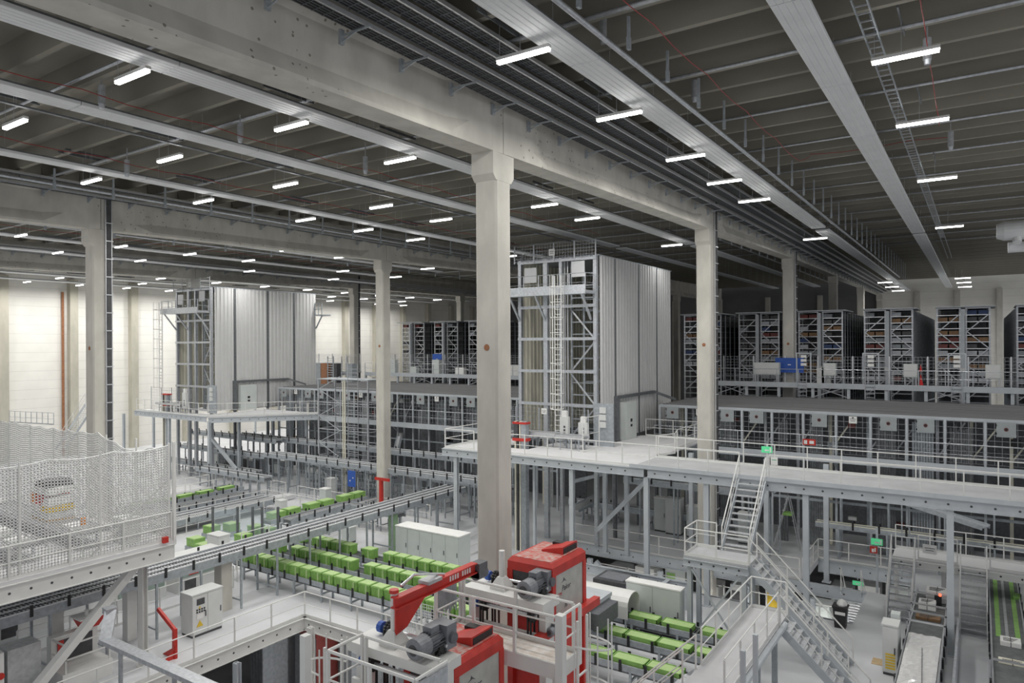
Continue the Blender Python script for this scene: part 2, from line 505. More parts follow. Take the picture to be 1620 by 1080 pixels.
radiant(-22.6, -21.8, 48, 96, 18.5, 'farther stretch of heating panel in the middle of the second bay')
radiant(-30.0, -29.3, -2, 60, 18.5, 'white heating panel above the lights before the middle beam')
for n_, (xa, y0_, y1_) in enumerate(((-42.8, -2, 52), (-50.2, -2, 54), (-57.0, 2, 60), (-68.2, 8, 90), (-75.2, 10, 90), (-82.2, 10, 90))):
    radiant(xa - 0.35, xa + 0.35, y0_, y1_, 18.35, 'narrow white heating panel, %s row behind the middle beam' % nth(n_), 'narrow heating panels')

# galvanised trunking with flat drop hangers
def trunking(x, y0, y1, z, step, label, drop0=0.25):
    t = thing('trunking', label, 'trunking', (x, (y0 + y1) / 2, z))
    MB().tube((x, y0, z), (x, y1, z), 0.07, 8).build('rail', 'galv', t, smooth=True)
    y = y0 + 1.0; i = 0; first = None
    while y < y1:
        zt = zb(y) + 2.10
        b = MB().box(x + 0.55, x + 0.61, y - 0.04, y + 0.04, z - 0.05, zt)
        b.box(x + 0.54, x + 0.62, y - 0.06, y + 0.06, z - 0.35, z - 0.05)
        b.build('drop_hanger', 'galv_dull', t)
        y += step
    return t
trunking(-7.6, 2, 92, 18.9, 2.54, 'round galvanised pipe with a row of flat drop hangers between the two white panels')
trunking(-15.2, 6, 92, 18.75, 2.54, 'galvanised pipe with drop hangers left of the nearest beam')
trunking(-34.6, 6, 70, 18.75, 2.54, 'galvanised pipe with drop hangers before the middle beam')
trunking(-39.2, 6, 70, 18.6, 3.81, 'thin white pipe with hangers behind the middle beam')
trunking(-44.6, 6, 70, 18.4, 3.81, 'second thin white pipe with hangers behind the middle beam')

# pipes across the bays, under the ribs next to each light
for bi, (x0, x1) in enumerate(bays[:3]):
    for i in range(13):
        y = 9.6 + 5.08 * i
        z = zb(y) + 2.0
        b = MB().tube((x0 + 1.0, y + 0.3, z), (x1 - 1.0, y + 0.3, z), 0.05, 6)
        if i % 2: b.tube((x0 + 1.5, y + 0.45, z + 0.03), (x1 - 2.5, y + 0.45, z + 0.03), 0.03, 6)
        b.build('conduit', 'galv', smooth=True, label='%s galvanised conduit from the camera under the ribs of the %s bay' % (nth(i), ('right', 'second', 'third')[bi]),
                cat='conduit', group='conduits across the %s bay' % ('right', 'second', 'third')[bi])

# cable trays along the beams: four bright rails above wire baskets
def cable_tray(x0, x1, y0, y1, z, n, label):
    t = thing('cable_tray', label, 'cable tray', ((x0 + x1) / 2, (y0 + y1) / 2, z))
    w = (x1 - x0) / n
    for i in range(n):
        a = x0 + i * w
        b = MB().box(a + w - 0.05, a + w, y0, y1, z + 0.16 * i, z + 0.10 + 0.16 * i)
        b.build('tray_rail', 'alu', t)
    b = MB()
    for i in range(n):
        a = x0 + i * w + 0.02
        for k in range(5):
            xx = a + (w - 0.09) * k / 4
            b.box(xx, xx + 0.012, y0, y1, z + 0.16 * i, z + 0.012 + 0.16 * i)
        y = y0
        while y < min(y1, 62):
            b.box(a, a + w - 0.06, y, y + 0.014, z + 0.16 * i - 0.012, z + 0.16 * i)
            y += 0.28
    b.build('wire_basket', 'dark_galv', t)
    b = MB()
    for i in range(n):
        a = x0 + i * w + 0.04
        b.box(a - 0.02, a + w - 0.07, y0, y1, z + 0.02 + 0.16 * i, z + 0.09 + 0.16 * i)
    b.build('cables', 'black', t)
    y = y0 + 1.2; first = None
    while y < y1:
        b = MB().bar((x0 - 0.35, y, z - 0.04), (x0 + 0.6, y, z - 0.04), 0.04, 0.04)
        b.bar((x0 - 0.35, y, z - 0.20), (x0 + 0.15, y, z - 0.05), 0.035, 0.035)
        b.box(x0 - 0.36, x0 - 0.28, y - 0.06, y + 0.06, z - 0.24, z + 0.1)
        b.build('bracket', 'galv_dull', t)
        y += 2.0
    return t
cable_tray(-11.78, -9.9, -2, 114, 18.55, 4, 'bundle of dark cable trays with bright rails along the right side of the nearest beam')
cable_tray(-36.2, -35.1, 4, 70, 18.75, 3, 'cable trays with shiny rails along the top of the middle beam')
cable_tray(-60.5, -59.6, 8, 90, 18.6, 3, 'cable trays along the top of the farthest beam')
# vertical ladders of cable on the columns
for x, y, nm in ((AX[0] + CW, 38.1, 'the column right of the corrugated tower'), (AX[0] + CW, 58.4, 'the column before the racks'),
                 (AX[1] + CW, 17.8, 'the left column'), (AX[2] + CW, 58.4, 'the far column at the white wall')):
    t = thing('cable_ladder', 'vertical galvanised cable riser on the side of ' + nm, 'cable ladder', (x, y, L0))
    b = MB()
    for dy in (0.16, 0.44): b.box(x + 0.03, x + 0.10, y + dy, y + dy + 0.05, L0, zb(y) + 1.7)
    z = L0 + 0.3
    while z < 18.2:
        b.box(x + 0.02, x + 0.16, y + 0.14, y + 0.52, z, z + 0.05); z += 0.9
    b.build('ladder_frame', 'alu', t)
    b = MB().box(x + 0.06, x + 0.14, y + 0.22, y + 0.43, L0, zb(y) + 1.5)
    b.build('cables', 'dark', t)
# light ladder-shaped tray hanging at the right
t = thing('ladder_tray', 'slim open ladder tray hanging right of the broad white panel', 'cable tray', (-2.2, 40, 19.0))
b = MB()
for xx in (-2.35, -2.05): b.box(xx, xx + 0.03, 4, 75, 19.0, 19.07)
b.build('stile', 'galv_dull', t)
b = MB(); y = 4
while y < 60:
    b.box(-2.35, -2.05, y, y + 0.03, 19.0, 19.03); y += 0.45
b.build('rungs', 'galv', t, kind='stuff')
# thin dark tray next to the smooth panel
t = thing('wire_tray', 'thin dark wire tray beside the smooth white panel of the second bay', 'cable tray', (-23.3, 25, 18.5))
MB().box(-23.35, -23.2, 2, 60, 18.45, 18.5).build('tray', 'dark_galv', t)
b = MB(); y = 4
while y < 60:
    b.tube((-23.28, y, 18.5), (-23.28, y, zb(y) + 2.10), 0.008, 4); y += 2.5
b.build('hanger_wires', 'galv', t, kind='stuff')

# red sampling hoses sagging between hangers
def sag_cable(pts, label, r=0.013, m='red_cable', cat='cable', sag=0.10, name='red_hose'):
    b = MB()
    for p, q in zip(pts[:-1], pts[1:]):
        p, q = Vector(p), Vector(q)
        n = max(2, int((q - p).length / 1.2)); span = 3
        prev = p
        for i in range(1, n + 1):
            f = i / n
            c = p.lerp(q, f)
            c = c + Vector((0, 0, -sag * abs(math.sin(math.pi * i / span))))
            b.tube(prev, c, r, 5, cap=False); prev = c
    return b.build(name, m, label=label, cat=cat)
sag_cable([(-6.4, 8, 18.9), (-6.1, 30.5, 18.9), (-5.9, 31.5, 19.35), (-1.0, 31.8, 19.4)], 'red hose running from the top edge between the white panels')
sag_cable([(-1.0, 12, 19.0), (-1.1, 28, 18.9)], 'red hose dropping past the rightmost near tube lights')
sag_cable([(-20.2, 2, 18.4), (-20.0, 40, 18.4)], 'red hose sagging left of the nearest beam between two white panels')
sag_cable([(-26.8, 2, 18.4), (-26.6, 45, 18.4)], 'red hose sagging along the middle of the second bay')
sag_cable([(-45.5, 6, 18.3), (-45.5, 50, 18.3)], 'red hose in the bay behind the middle beam')

# cylindrical sensors / speakers below the ribs
for i, (px, py, z) in enumerate(((161, 165, 18.5), (380, 220, 18.5), (201, 275, 18.3), (578, 270, 18.3), (954, 62, 19.2), (1099, 155, 19.2), (1467, 95, 18.6), (1504, 232, 18.7))):
    p = gz(px, py, z)
    b = MB().tube(p, p + Vector((0, 0, 0.55)), 0.10, 12).tube(p - Vector((0, 0, 0.12)), p, 0.07, 12, 0.09)
    b.tube(p + Vector((0, 0, .55)), Vector((p.x, p.y, zb(p.y) + 2.10)), 0.02, 6)
    b.build('ceiling_sensor', 'galv', smooth=False, label='small grey cylindrical sensor hanging from the ribs, %s from the left' % nth([0, 2, 1, 3, 4, 5, 6, 7][i]), cat='sensor', group='ceiling sensors')

# white air duct at the far right
t = thing('air_duct', 'fat white round air duct with nozzles at the right edge under the roof', 'duct', (4.2, 52, 17.6))
p = Vector((1.2, 49, 17.75))
b = MB().tube(p, p + Vector((9, 0, 0)), 0.55, 20).tube(p + Vector((-0.35, 0, 0)), p, 0.42, 20, 0.55)
b.build('duct_body', 'panel_white', t, smooth=False)
for i in range(4):
    MB().tube(p + Vector((0.6 + 0.85 * i, -0.35, -0.75)), p + Vector((0.6 + 0.85 * i, -0.1, -0.3)), 0.22, 12).build('nozzle', 'panel_white', t)
MB().tube(p + Vector((0.2, 0.6, -0.9)), p + Vector((9, 0.6, -0.9)), 0.3, 16).build('lower_pipe', 'panel_white', t)
for i in range(2):
    MB().tube(p + Vector((1 + 3 * i, 0, 0.5)), p + Vector((1 + 3 * i, 0, 2.2)), 0.02, 6).build('hanger_rod', 'galv', t)
# ================================================================ fences, railings, ladders
def railing(pts, label, h=1.1, step=1.5, m='white_steel', r=0.024, kick=True, cat='railing', name='railing', close=False, mids=1):
    pts = [Vector(p) for p in pts]
    t = thing(name, label, cat, pts[0])
    up = Vector((0, 0, 1))
    b = MB().path([p + up * h for p in pts], r, 6); b.build('handrail', m, t)
    for i in range(mids):
        MB().path([p + up * (h * (i + 1) / (mids + 1)) for p in pts], r * 0.7, 5).build('mid_rail', m, t)
    if kick:
        b = MB()
        for p, q in zip(pts[:-1], pts[1:]): b.bar(p + up * 0.055, q + up * 0.055, 0.012, 0.11)
        b.build('toe_board', m, t)
    first = None
    seen = []
    for p, q in zip(pts[:-1], pts[1:]):
        n = max(1, round((q - p).length / step))
        for i in range(n + 1):
            c = p.lerp(q, i / n)
            if any((c - s).length < 0.3 for s in seen): continue
            seen.append(c)
            if first is None:
                first = MB().box(pts[0].x - r, pts[0].x + r, pts[0].y - r, pts[0].y + r, pts[0].z, pts[0].z + h - r * 0.5).build('post', m, t)
                if (c - pts[0]).length > 1e-4: first.location = c - pts[0]
            else:
                same(first, t, c - pts[0])
    return t
def wire_panel(b, p, q, z0, z1, cell, w):
    """vertical and horizontal wires between plan points p and q"""
    p, q = Vector((p[0], p[1], 0)), Vector((q[0], q[1], 0))
    L = (q - p).length; n = max(2, round(L / cell)); k = max(2, round((z1 - z0) / cell))
    for i in range(n + 1):
        c = p.lerp(q, i / n); b.bar((c.x, c.y, z0), (c.x, c.y, z1), w, w)
    for i in range(k + 1):
        z = z0 + (z1 - z0) * i / k
        b.bar((p.x, p.y, z), (q.x, q.y, z), w, w)
    return b
def mesh_fence(p, q, z0, h, label, cell=0.2, w=0.012, step=2.0, m='galv', post=0.05, cat='fence', name='mesh_fence', pm=None):
    p, q = Vector((p[0], p[1], z0)), Vector((q[0], q[1], z0))
    t = thing(name, label, cat, p)
    n = max(1, round((q - p).length / step))
    for i in range(n + 1):
        c = p.lerp(q, i / n)
        MB().box(c.x - post / 2, c.x + post / 2, c.y - post / 2, c.y + post / 2, z0, z0 + h + 0.05).build('post', pm or m, t)
    for i in range(n):
        a, c = p.lerp(q, i / n), p.lerp(q, (i + 1) / n)
        d = (c - a).normalized() * post
        wire_panel(MB(), a + d, c - d, z0 + 0.1, z0 + h, cell, w).build('mesh_panel', m, t)
    return t
def cage_ladder(x, y, z0, z1, facing, label, m='galv'):
    t = thing('cage_ladder', label, 'ladder', (x, y, z0))
    dx, dy = facing
    sx, sy = -dy, dx
    b = MB()
    for s in (-0.22, 0.22): b.bar((x + sx * s, y + sy * s, z0), (x + sx * s, y + sy * s, z1 + 1.0), 0.05, 0.05)
    b.build('stiles', m, t)
    b = MB(); z = z0 + 0.3
    while z < z1:
        b.bar((x - sx * .22, y - sy * .22, z), (x + sx * .22, y + sy * .22, z), 0.035, 0.035); z += 0.3
    b.build('rungs', m, t)
    b = MB(); z = z0 + 2.2
    while z < z1 + 1.0:
        pts = [(x + sx * .36 * math.cos(a) + dx * .7 * math.sin(a), y + sy * .36 * math.cos(a) + dy * .7 * math.sin(a), z) for a in [math.pi * i / 8 for i in range(9)]]
        b.path(pts, 0.025, 4); z += 0.9
    for a in [math.pi * i / 4 for i in range(5)]:
        px, py = x + sx * .36 * math.cos(a) + dx * .7 * math.sin(a), y + sy * .36 * math.cos(a) + dy * .7 * math.sin(a)
        b.bar((px, py, z0 + 2.2), (px, py, z1 + 1.0), 0.03, 0.015)
    b.build('cage', m, t)
    return t
def sign_plate(c, w, h, axis, m, label, lines=3, frame=None, cat='sign', name='sign', ink='dark', mark=None):
    """a flat plate facing -Y (axis y) or +X (axis x) with rows of dark print"""
    x, y, z = c
    t = thing(name, label, cat, c)
    def bx(u0, u1, d0, d1, z0, z1):
        if axis == 'y': return MB().box(x + u0, x + u1, y - d1, y - d0, z + z0, z + z1)
        return MB().box(x + d0, x + d1, y + u0, y + u1, z + z0, z + z1)
    plate = bx(-w / 2, w / 2, 0, 0.02, 0, h).build('plate', m, t)
    if lines:
        b = MB()
        for i in range(lines):
            zz = h * (0.62 - 0.5 * i / max(1, lines))
            f = (0.36, 0.30, 0.38)[i % 3]
            b.v += [] ; bb = bx(-w * f, w * f, 0.021, 0.024, zz - h * 0.035, zz + h * 0.035)
            k = len(b.v); b.v += bb.v; b.f += [tuple(k + q for q in fc) for fc in bb.f]
        if mark:
            bb = bx(-w * .1, w * .1, 0.021, 0.024, h * .72, h * .9); k = len(b.v); b.v += bb.v; b.f += [tuple(k + q for q in fc) for fc in bb.f]
        b.build('print', ink, plate)
    return t

# ================================================================ the two corrugated tower stores
def corrugated(y0, y1, z0, z1, x, out, pitch=0.42, depth=0.07):
    """trapezoidal sheet in the plane x, facing +X when out > 0"""
    b = MB(); n = max(2, round((y1 - y0) / pitch)); p = (y1 - y0) / n
    prof = []
    for i in range(n):
        a = y0 + i * p
        prof += [(a, x), (a + p * .35, x), (a + p * .45, x + out * depth), (a + p * .90, x + out * depth)]
    prof.append((y1, x))
    k = 0
    for i, (yy, xx) in enumerate(prof):
        b.v += [(xx, yy, z0), (xx, yy, z1)]
    for i in range(len(prof) - 1):
        b.f.append((2 * i, 2 * i + 2, 2 * i + 3, 2 * i + 1))
    return b
def tower(x1, yf, yb, nm, ladder_left):
    W = 5.6; x0 = x1 - W; ZT = 16.75; PZ = 14.5
    t = thing('tower_store', 'tall %s tower store clad in white corrugated sheet with open steel front' % nm, 'storage tower', (x1 - W / 2, yf, L0))
    cuts = [yf + 0.12] + [yf + (yb - yf) * f for f in (0.195, 0.50, 0.765)] + [yb]
    for a, c in zip(cuts[:-1], cuts[1:]):
        corrugated(a + 0.13, c - 0.13, MZ + 0.1, ZT, x1, 1).build('wall_sheet', 'sheet_white', t)
    b = MB()
    for c in cuts[1:-1]: b.box(x1 - 0.12, x1 + 0.05, c - 0.11, c + 0.11, L0, ZT)
    b.build('joint_post', 'dark_galv', t)
    corrugated(yf + 0.1, yb, MZ, ZT, x0, 1, 0.45, 0.07).build('inner_wall', 'cream', t)
    MB().box(x0 - 0.06, x0 - 0.02, yf + 0.1, yb, MZ, ZT).build('outer_wall', 'panel_white', t)
    MB().box(x0, x1, yb - 0.1, yb, MZ, ZT).build('rear_wall', 'panel_white', t)
    MB().box(x0 - 0.1, x1 + 0.05, yf + 0.1, yb + 0.1, ZT, ZT + 0.06).build('roof_sheet', 'galv_dull', t)
    # front steelwork
    for xx, w in ((x0 + 0.1, 0.22), (x0 + 2.0, 0.30), (x0 + 3.1, 0.2), (x1 - 0.14, 0.22)):
        MB().box(xx - w / 2, xx + w / 2, yf - 0.12, yf + 0.12, L0, ZT).build('upright', 'galv', t)
    for z in (5.6, 7.7, 9.75, 11.75, 13.75, 16.6):
        MB().box(x0, x1, yf - 0.19, yf - 0.05, z - 0.09, z + 0.09).build('cross_beam', 'galv', t)
    # lattice rack inside the right half
    b = MB()
    xl, xr = x0 + 3.5, x1 - 0.35
    for yy in (yf + 0.6, yf + 2.2, yf + 3.8, yf + 6, yf + 8):
        for xx in (xl, (xl + xr) / 2, xr): b.box(xx - 0.05, xx + 0.05, yy - 0.05, yy + 0.05, MZ, ZT - 0.1)
        z = MZ + 0.6
        while z < ZT - 0.5:
            b.box(xl, xr, yy - 0.03, yy + 0.03, z, z + 0.07); z += 0.75
    b.build('inner_rack', 'galv_dull', t)
    b = MB(); z = 5.7; flip = False
    while z < PZ - 1:
        p, q = (xl, yf + 0.45, z), (x1 - 0.2, yf + 0.05, z + 1.9)
        if flip: p, q = (xl, yf + 0.45, z + 1.9), (x1 - 0.2, yf + 0.05, z)
        b.bar(p, q, 0.10, 0.05, up=(0, 1, 0)); flip = not flip; z += 2.0
    b.build('diagonal_brace', 'galv', t)
    MB().box(xl + 0.1, xr - 0.1, yf + 4.2, yf + 9, MZ, ZT - 0.2).build('stored_goods', 'dark', t)
    # hoist guides between the cream wall and the rack
    b = MB()
    for xx in (x0 + 2.5, x0 + 2.75, x0 + 2.95): b.box(xx, xx + 0.08, yf + 1.0, yf + 1.1, MZ, ZT)
    b.build('hoist_guide', 'alu', t)
    # top service platform
    px0, px1 = x0 - (0.45 if ladder_left else 1.0), x1 - 0.1
    MB().box(px0, px1, yf - 1.35, yf - 0.2, PZ - 0.08, PZ).box(px0, px1, yf - 1.40, yf - 1.35, PZ - 0.12, PZ + 0.42).build('platform', 'galv', t)
    b = MB()
    for xx in (x0 + 0.1, x0 + 2.0, x1 - 0.4): b.bar((xx, yf - 1.3, PZ - 0.1), (xx, yf - 0.1, PZ - 1.6), 0.12, 0.10)
    b.build('knee_brace', 'galv', t)
    railing([(px0 + .05, yf - 0.26, PZ + .006), (px0 + .05, yf - 1.30, PZ + .006), (px1 - .05, yf - 1.30, PZ + .006), (px1 - .05, yf - 0.26, PZ + .006)],
            'galvanised railing around the top platform of the %s tower store' % nm, m='galv', step=1.1)
    mesh_fence((x0 - 0.2, yf - 0.23), (x1, yf - 0.23), ZT - 0.2, 1.1, 'wire mesh guard along the top edge of the %s tower store' % nm, step=1.4, m='galv')
    for dx, zz, nn in ((1.0, 15.3, 'left'), (4.4, 15.5, 'right')):
        sign_plate((x0 + dx, yf - 0.22, zz), 0.9, 0.95, 'y', 'panel_white', '%s white board behind the top railing of the %s tower store' % (nn, nm), lines=0, cat='board', name='white_board')
    sign_plate((x0 + 2.6, yf - 0.28, ZT + 0.15), 0.42, 0.42, 'y', 'paper', 'white warning plate on the top mesh of the %s tower store' % nm, lines=2)
    lx = x0 - 0.1 if ladder_left else x0 + 3.75
    cage_ladder(lx, yf - 1.55, MZ, PZ, (0, -1), 'caged ladder climbing the front of the %s tower store' % nm, 'white_steel')
    # switch cabinet and door frame on the long side
    c = thing('switch_cabinet', 'tall grey cabinet against the corrugated side of the %s tower store' % nm, 'cabinet', (x1 + 0.35, yf + 3.3, MZ))
    MB().box(x1 + 0.1, x1 + 0.62, yf + 2.5, yf + 4.2, MZ, MZ + 2.35).build('body', 'cabinet_green', c)
    dr = MB().box(x1 + 0.621, x1 + 0.65, yf + 2.6, yf + 4.1, MZ + 0.1, MZ + 2.28).build('door', 'cabinet_green', c)
    MB().box(x1 + 0.651, x1 + 0.67, yf + 3.2, yf + 3.45, MZ + 1.1, MZ + 1.3).box(x1 + 0.651, x1 + 0.67, yf + 3.2, yf + 3.45, MZ + 0.8, MZ + 0.95).build('switch', 'black', dr)
    d = thing('cable_bridge', 'grey cable duct bridging over the doorway on the side of the %s tower store' % nm, 'duct', (x1 + 0.3, yf + 5, MZ))
    MB().box(x1 + 0.08, x1 + 0.3, yf + 2.0, yf + 2.35, MZ, MZ + 2.6).build('riser', 'dark_galv', d)
    MB().box(x1 + 0.08, x1 + 0.3, yf + 2.0, yf + 8.2, MZ + 2.6, MZ + 2.78).build('duct', 'dark_galv', d)
    MB().bar((x1 + 0.2, yf + 8.2, MZ + 2.69), (x1 + 1.2, yf + 9.6, MZ + 2.1), 0.2, 0.16).build('drop', 'dark_galv', d)
    # electrics board beside the front corner
    e = thing('electric_panel', 'dark grey panel with pale boxes at the front corner of the %s tower store' % nm, 'panel', (x1 + 0.4, yf - 0.3, MZ))
    MB().box(x1 - 0.1, x1 + 1.2, yf - 0.45, yf - 0.35, MZ, MZ + 2.5).build('back_plate', 'galv_dull', e)
    for k in range(3): MB().box(x1 + 0.35, x1 + 0.75, yf - 0.56, yf - 0.455, MZ + 1.1 + 0.42 * k, MZ + 1.45 + 0.42 * k).build('terminal_box', 'cabinet', e)
    return t
T2X, T1X, TY0, TY1 = -19.0, -57.8, 37.8, 49.7
tower(T2X, TY0, TY1, 'right', False)
tower(T1X, TY0, TY1, 'left', True)

# ================================================================ mesh-fronted halls between the towers
def net_hall(x0, x1, yf, yb, nm, seed):
    rnd = random.Random(seed)
    ZR = 7.35; GZ = 4.9
    t = thing('picking_hall', 'low %s steel hall with wire mesh front and dark ribbed roof' % nm, 'steel hall', ((x0 + x1) / 2, yf, L0))
    b = MB(); y = yf + 0.1
    while y < yb:
        b.box(x0, x1, y, y + 0.42, ZR - 0.02, ZR); b.box(x0, x1, y + 0.44, y + 0.50, ZR - 0.02, ZR + 0.07); y += 0.52
    b.build('roof_sheet', 'roof_sheet', t)
    MB().box(x0, x1, yf - 0.05, yf + 0.1, ZR - 0.12, ZR + 0.04).build('eaves_beam', 'grey_steel', t)
    MB().box(x0, x1, yf + 4.5, yf + 4.6, L0, ZR - 0.05).build('inner_wall', 'dark_galv', t)
    n = round((x1 - x0) / 1.75)
    xs = [x0 + (x1 - x0) * i / n for i in range(n + 1)]
    for x in xs: MB().box(x - 0.06, x + 0.06, yf - 0.06, yf + 0.06, L0, ZR).build('front_post', 'grey_steel', t)
    for i in range(n):
        b = wire_panel(MB(), (xs[i] + .08, yf), (xs[i + 1] - .08, yf), GZ + 0.1, ZR - 0.15, 0.3, 0.014)
        b.build('mesh_panel', 'galv', t)
        MB().box(xs[i], xs[i + 1], yf - 0.02, yf + 0.02, 2.1, 2.25).box(xs[i], xs[i + 1], yf - 0.02, yf + 0.02, 3.4, 3.5).build('cross_rail', 'galv_dull', t)
    # hanging grey sheets and slim equipment seen through the mesh
    for i in range(n):
        a = xs[i] + 0.2
        if rnd.random() < 0.75:
            w = rnd.uniform(0.5, 1.2)
            b = MB(); k = max(3, int(w / 0.12))
            for j in range(k): b.box(a + w * j / k, a + w * (j + 0.8) / k, yf + 0.7, yf + 0.73 + 0.03 * (j % 2), L0, ZR - rnd.uniform(0.2, 0.9))
            b.build('strip_curtain', rnd.choice(['curtain_grey', 'curtain_grey', 'dark_galv', 'galv_dull'] if nm == 'right' else ['galv', 'galv_dull', 'curtain_grey', 'belt_grey']), t)
        xx = xs[i] + rnd.uniform(0.9, 1.5)
        b = MB().box(xx - 0.08, xx + 0.08, yf + 1.4, yf + 1.5, L0, ZR - 0.1)
        b.bar((xx, yf + 1.45, 5.0), (min(xx + 1.3, x1 - .15), yf + 1.45, 7.0), 0.08, 0.05, up=(0, 1, 0))
        b.build('lift_guide', rnd.choice(['galv', 'galv_dull', 'cream']), t)
        for q in range(2):
            z = rnd.choice([1.0, 2.2, 3.4, 5.2, 5.9, 6.4]); xx = xs[i] + rnd.uniform(0.3, 1.4)
            MB().box(xx - rnd.uniform(.1, .35), xx + 0.2, yf + 1.0, yf + 1.25, z, z + rnd.uniform(.15, .4)).build(
                'device_box', rnd.choice(['tote_grey', 'cabinet', 'dark', 'tote_brown', 'tote_red', 'cabinet', 'black']), t)
    # access flaps and notices along the eaves
    i = 0
    for k, x in enumerate(xs[:-1]):
        c = x + 0.9
        if k % 5 in (0, 2, 3):
            f = thing('access_flap', '%s red-rimmed grey flap from the left on the eaves of the %s mesh hall' % (nth(i), nm), 'flap', (c, yf - 0.09, 6.55)); i += 1
            pt = MB().box(c - 0.42, c + 0.42, yf - 0.12, yf - 0.09, 6.5, 7.25).build('plate', 'flap_grey', f)
            MB().tube((c, yf - 0.128, 6.9), (c, yf - 0.121, 6.9), 0.10, 16).build('red_rim', 'tote_red', pt)
            MB().tube((c, yf - 0.135, 6.9), (c, yf - 0.129, 6.9), 0.06, 12).build('hole', 'black', pt)
            for s in (0.12, 0.55): MB().box(c - 0.45, c - 0.40, yf - 0.14, yf - 0.12, 6.5 + s, 6.6 + s).build('hinge', 'black', pt)
        elif k % 5 == 1:
            sign_plate((c, yf - 0.08, 6.8), 0.42, 0.40, 'y', 'paper', '%s white notice from the left on the eaves of the %s mesh hall' % (nth(k // 5), nm), lines=2, mark=True)
    # gangway with its railing in front
    g = thing('gangway', 'narrow pale blue-grey gangway hung along the front of the %s mesh hall' % nm, 'walkway', ((x0 + x1) / 2, yf - 0.6, GZ - 0.35))
    MB().box(x0, x1, yf - 0.95, yf - 0.10, GZ - 0.06, GZ).build('grating', 'galv_dull', g)
    MB().box(x0, x1, yf - 1.0, yf - 0.951, GZ - 0.30, GZ + 0.12).build('edge_profile', 'grey_steel', g)
    b = MB()
    for x in xs[::3]: b.bar((x, yf - 0.95, GZ - 0.1), (x, yf - 0.05, GZ - 0.8), 0.06, 0.06)
    b.build('bracket', 'galv', g)
    railing([(x0, yf - 0.97, GZ + 0.1), (x1, yf - 0.97, GZ + 0.1)], 'thin galvanised railing of the gangway at the %s mesh hall' % nm, m='galv', step=1.75, kick=False)
    return t
net_hall(T2X + 1.3, 11.0, 44.3, 54.0, 'right', 3)
net_hall(T1X + 0.9, T2X - 6.6, 44.3, 56.5, 'middle', 5)

# ================================================================ raised service gangway before the racks
SPZ, SPY = 8.35, 55.5
for nm, xa, xb in (('right', -17.5, 9.0), ('middle', -56.5, -25.5), ('left', -76.0, -59.5)):
    t = thing('service_gangway', 'raised grey service gangway on stub legs before the racks, %s stretch' % nm, 'walkway', ((xa + xb) / 2, SPY, 7.4))
    MB().box(xa, xb, SPY, SPY + 2.4, SPZ - 0.08, SPZ).build('grating', 'galv_dull', t)
    MB().box(xa, xb, SPY - 0.06, SPY, SPZ - 0.28, SPZ + 0.1).build('edge_beam', 'grey_steel', t)
    n = round((xb - xa) / 2.45)
    for i in range(n + 1):
        x = xa + (xb - xa) * i / n
        MB().box(x - 0.1, x + 0.1, SPY, SPY + 0.2, 7.36 if nm != 'left' else L0, SPZ - 0.1).build('leg', 'grey_steel', t)
        if i % 3 == 0 and i < n:
            x2 = xa + (xb - xa) * (i + 1) / n
            MB().bar((x + .1, SPY + .1, 7.45), (x2 - .1, SPY + .1, SPZ - 0.15), 0.06, 0.04, up=(0, 1, 0)).build('cross_brace', 'galv', t)
            MB().bar((x + .1, SPY + .14, SPZ - 0.15), (x2 - .1, SPY + .14, 7.45), 0.06, 0.04, up=(0, 1, 0)).build('cross_brace', 'galv', t)
    railing([(xa, SPY, SPZ), (xb, SPY, SPZ)], 'galvanised railing along the %s stretch of the raised service gangway' % nm, m='galv', step=1.6)
    mesh_fence((xa, SPY + 2.2), (xb, SPY + 2.2), SPZ, 2.0, 'tall wire mesh fence at the back of the %s service gangway' % nm, cell=0.25, step=2.45, w=0.014, m='galv', post=0.09, pm='alu')
# things standing on the gangway
rnd = random.Random(8)
for i, px in enumerate((1212, 1312, 1440, 1571)):
    p = gy(px, 590, SPY + 0.9); x = p.x
    c = thing('grey_locker', '%s grey cabinet from the left on the raised service gangway at the right' % nth(i), 'cabinet', (x, SPY + 1.2, SPZ))
    w = 1.9 if i == 0 else 0.85
    MB().box(x - w / 2, x + w / 2, SPY + 1.0, SPY + 1.5, SPZ + 0.6, SPZ + 1.55).build('body', 'cabinet_green', c)
    MB().box(x - w / 2 + .05, x + w / 2 - .05, SPY + 0.975, SPY + 0.999, SPZ + 0.66, SPZ + 1.5).build('door', 'cabinet', c)
    MB().box(x - w / 2 + .05, x - w / 2 + .12, SPY + 1.05, SPY + 1.4, SPZ, SPZ + 0.6).build('leg', 'galv', c)
    MB().box(x + w / 2 - .12, x + w / 2 - .05, SPY + 1.05, SPY + 1.4, SPZ, SPZ + 0.6).build('leg', 'galv', c)
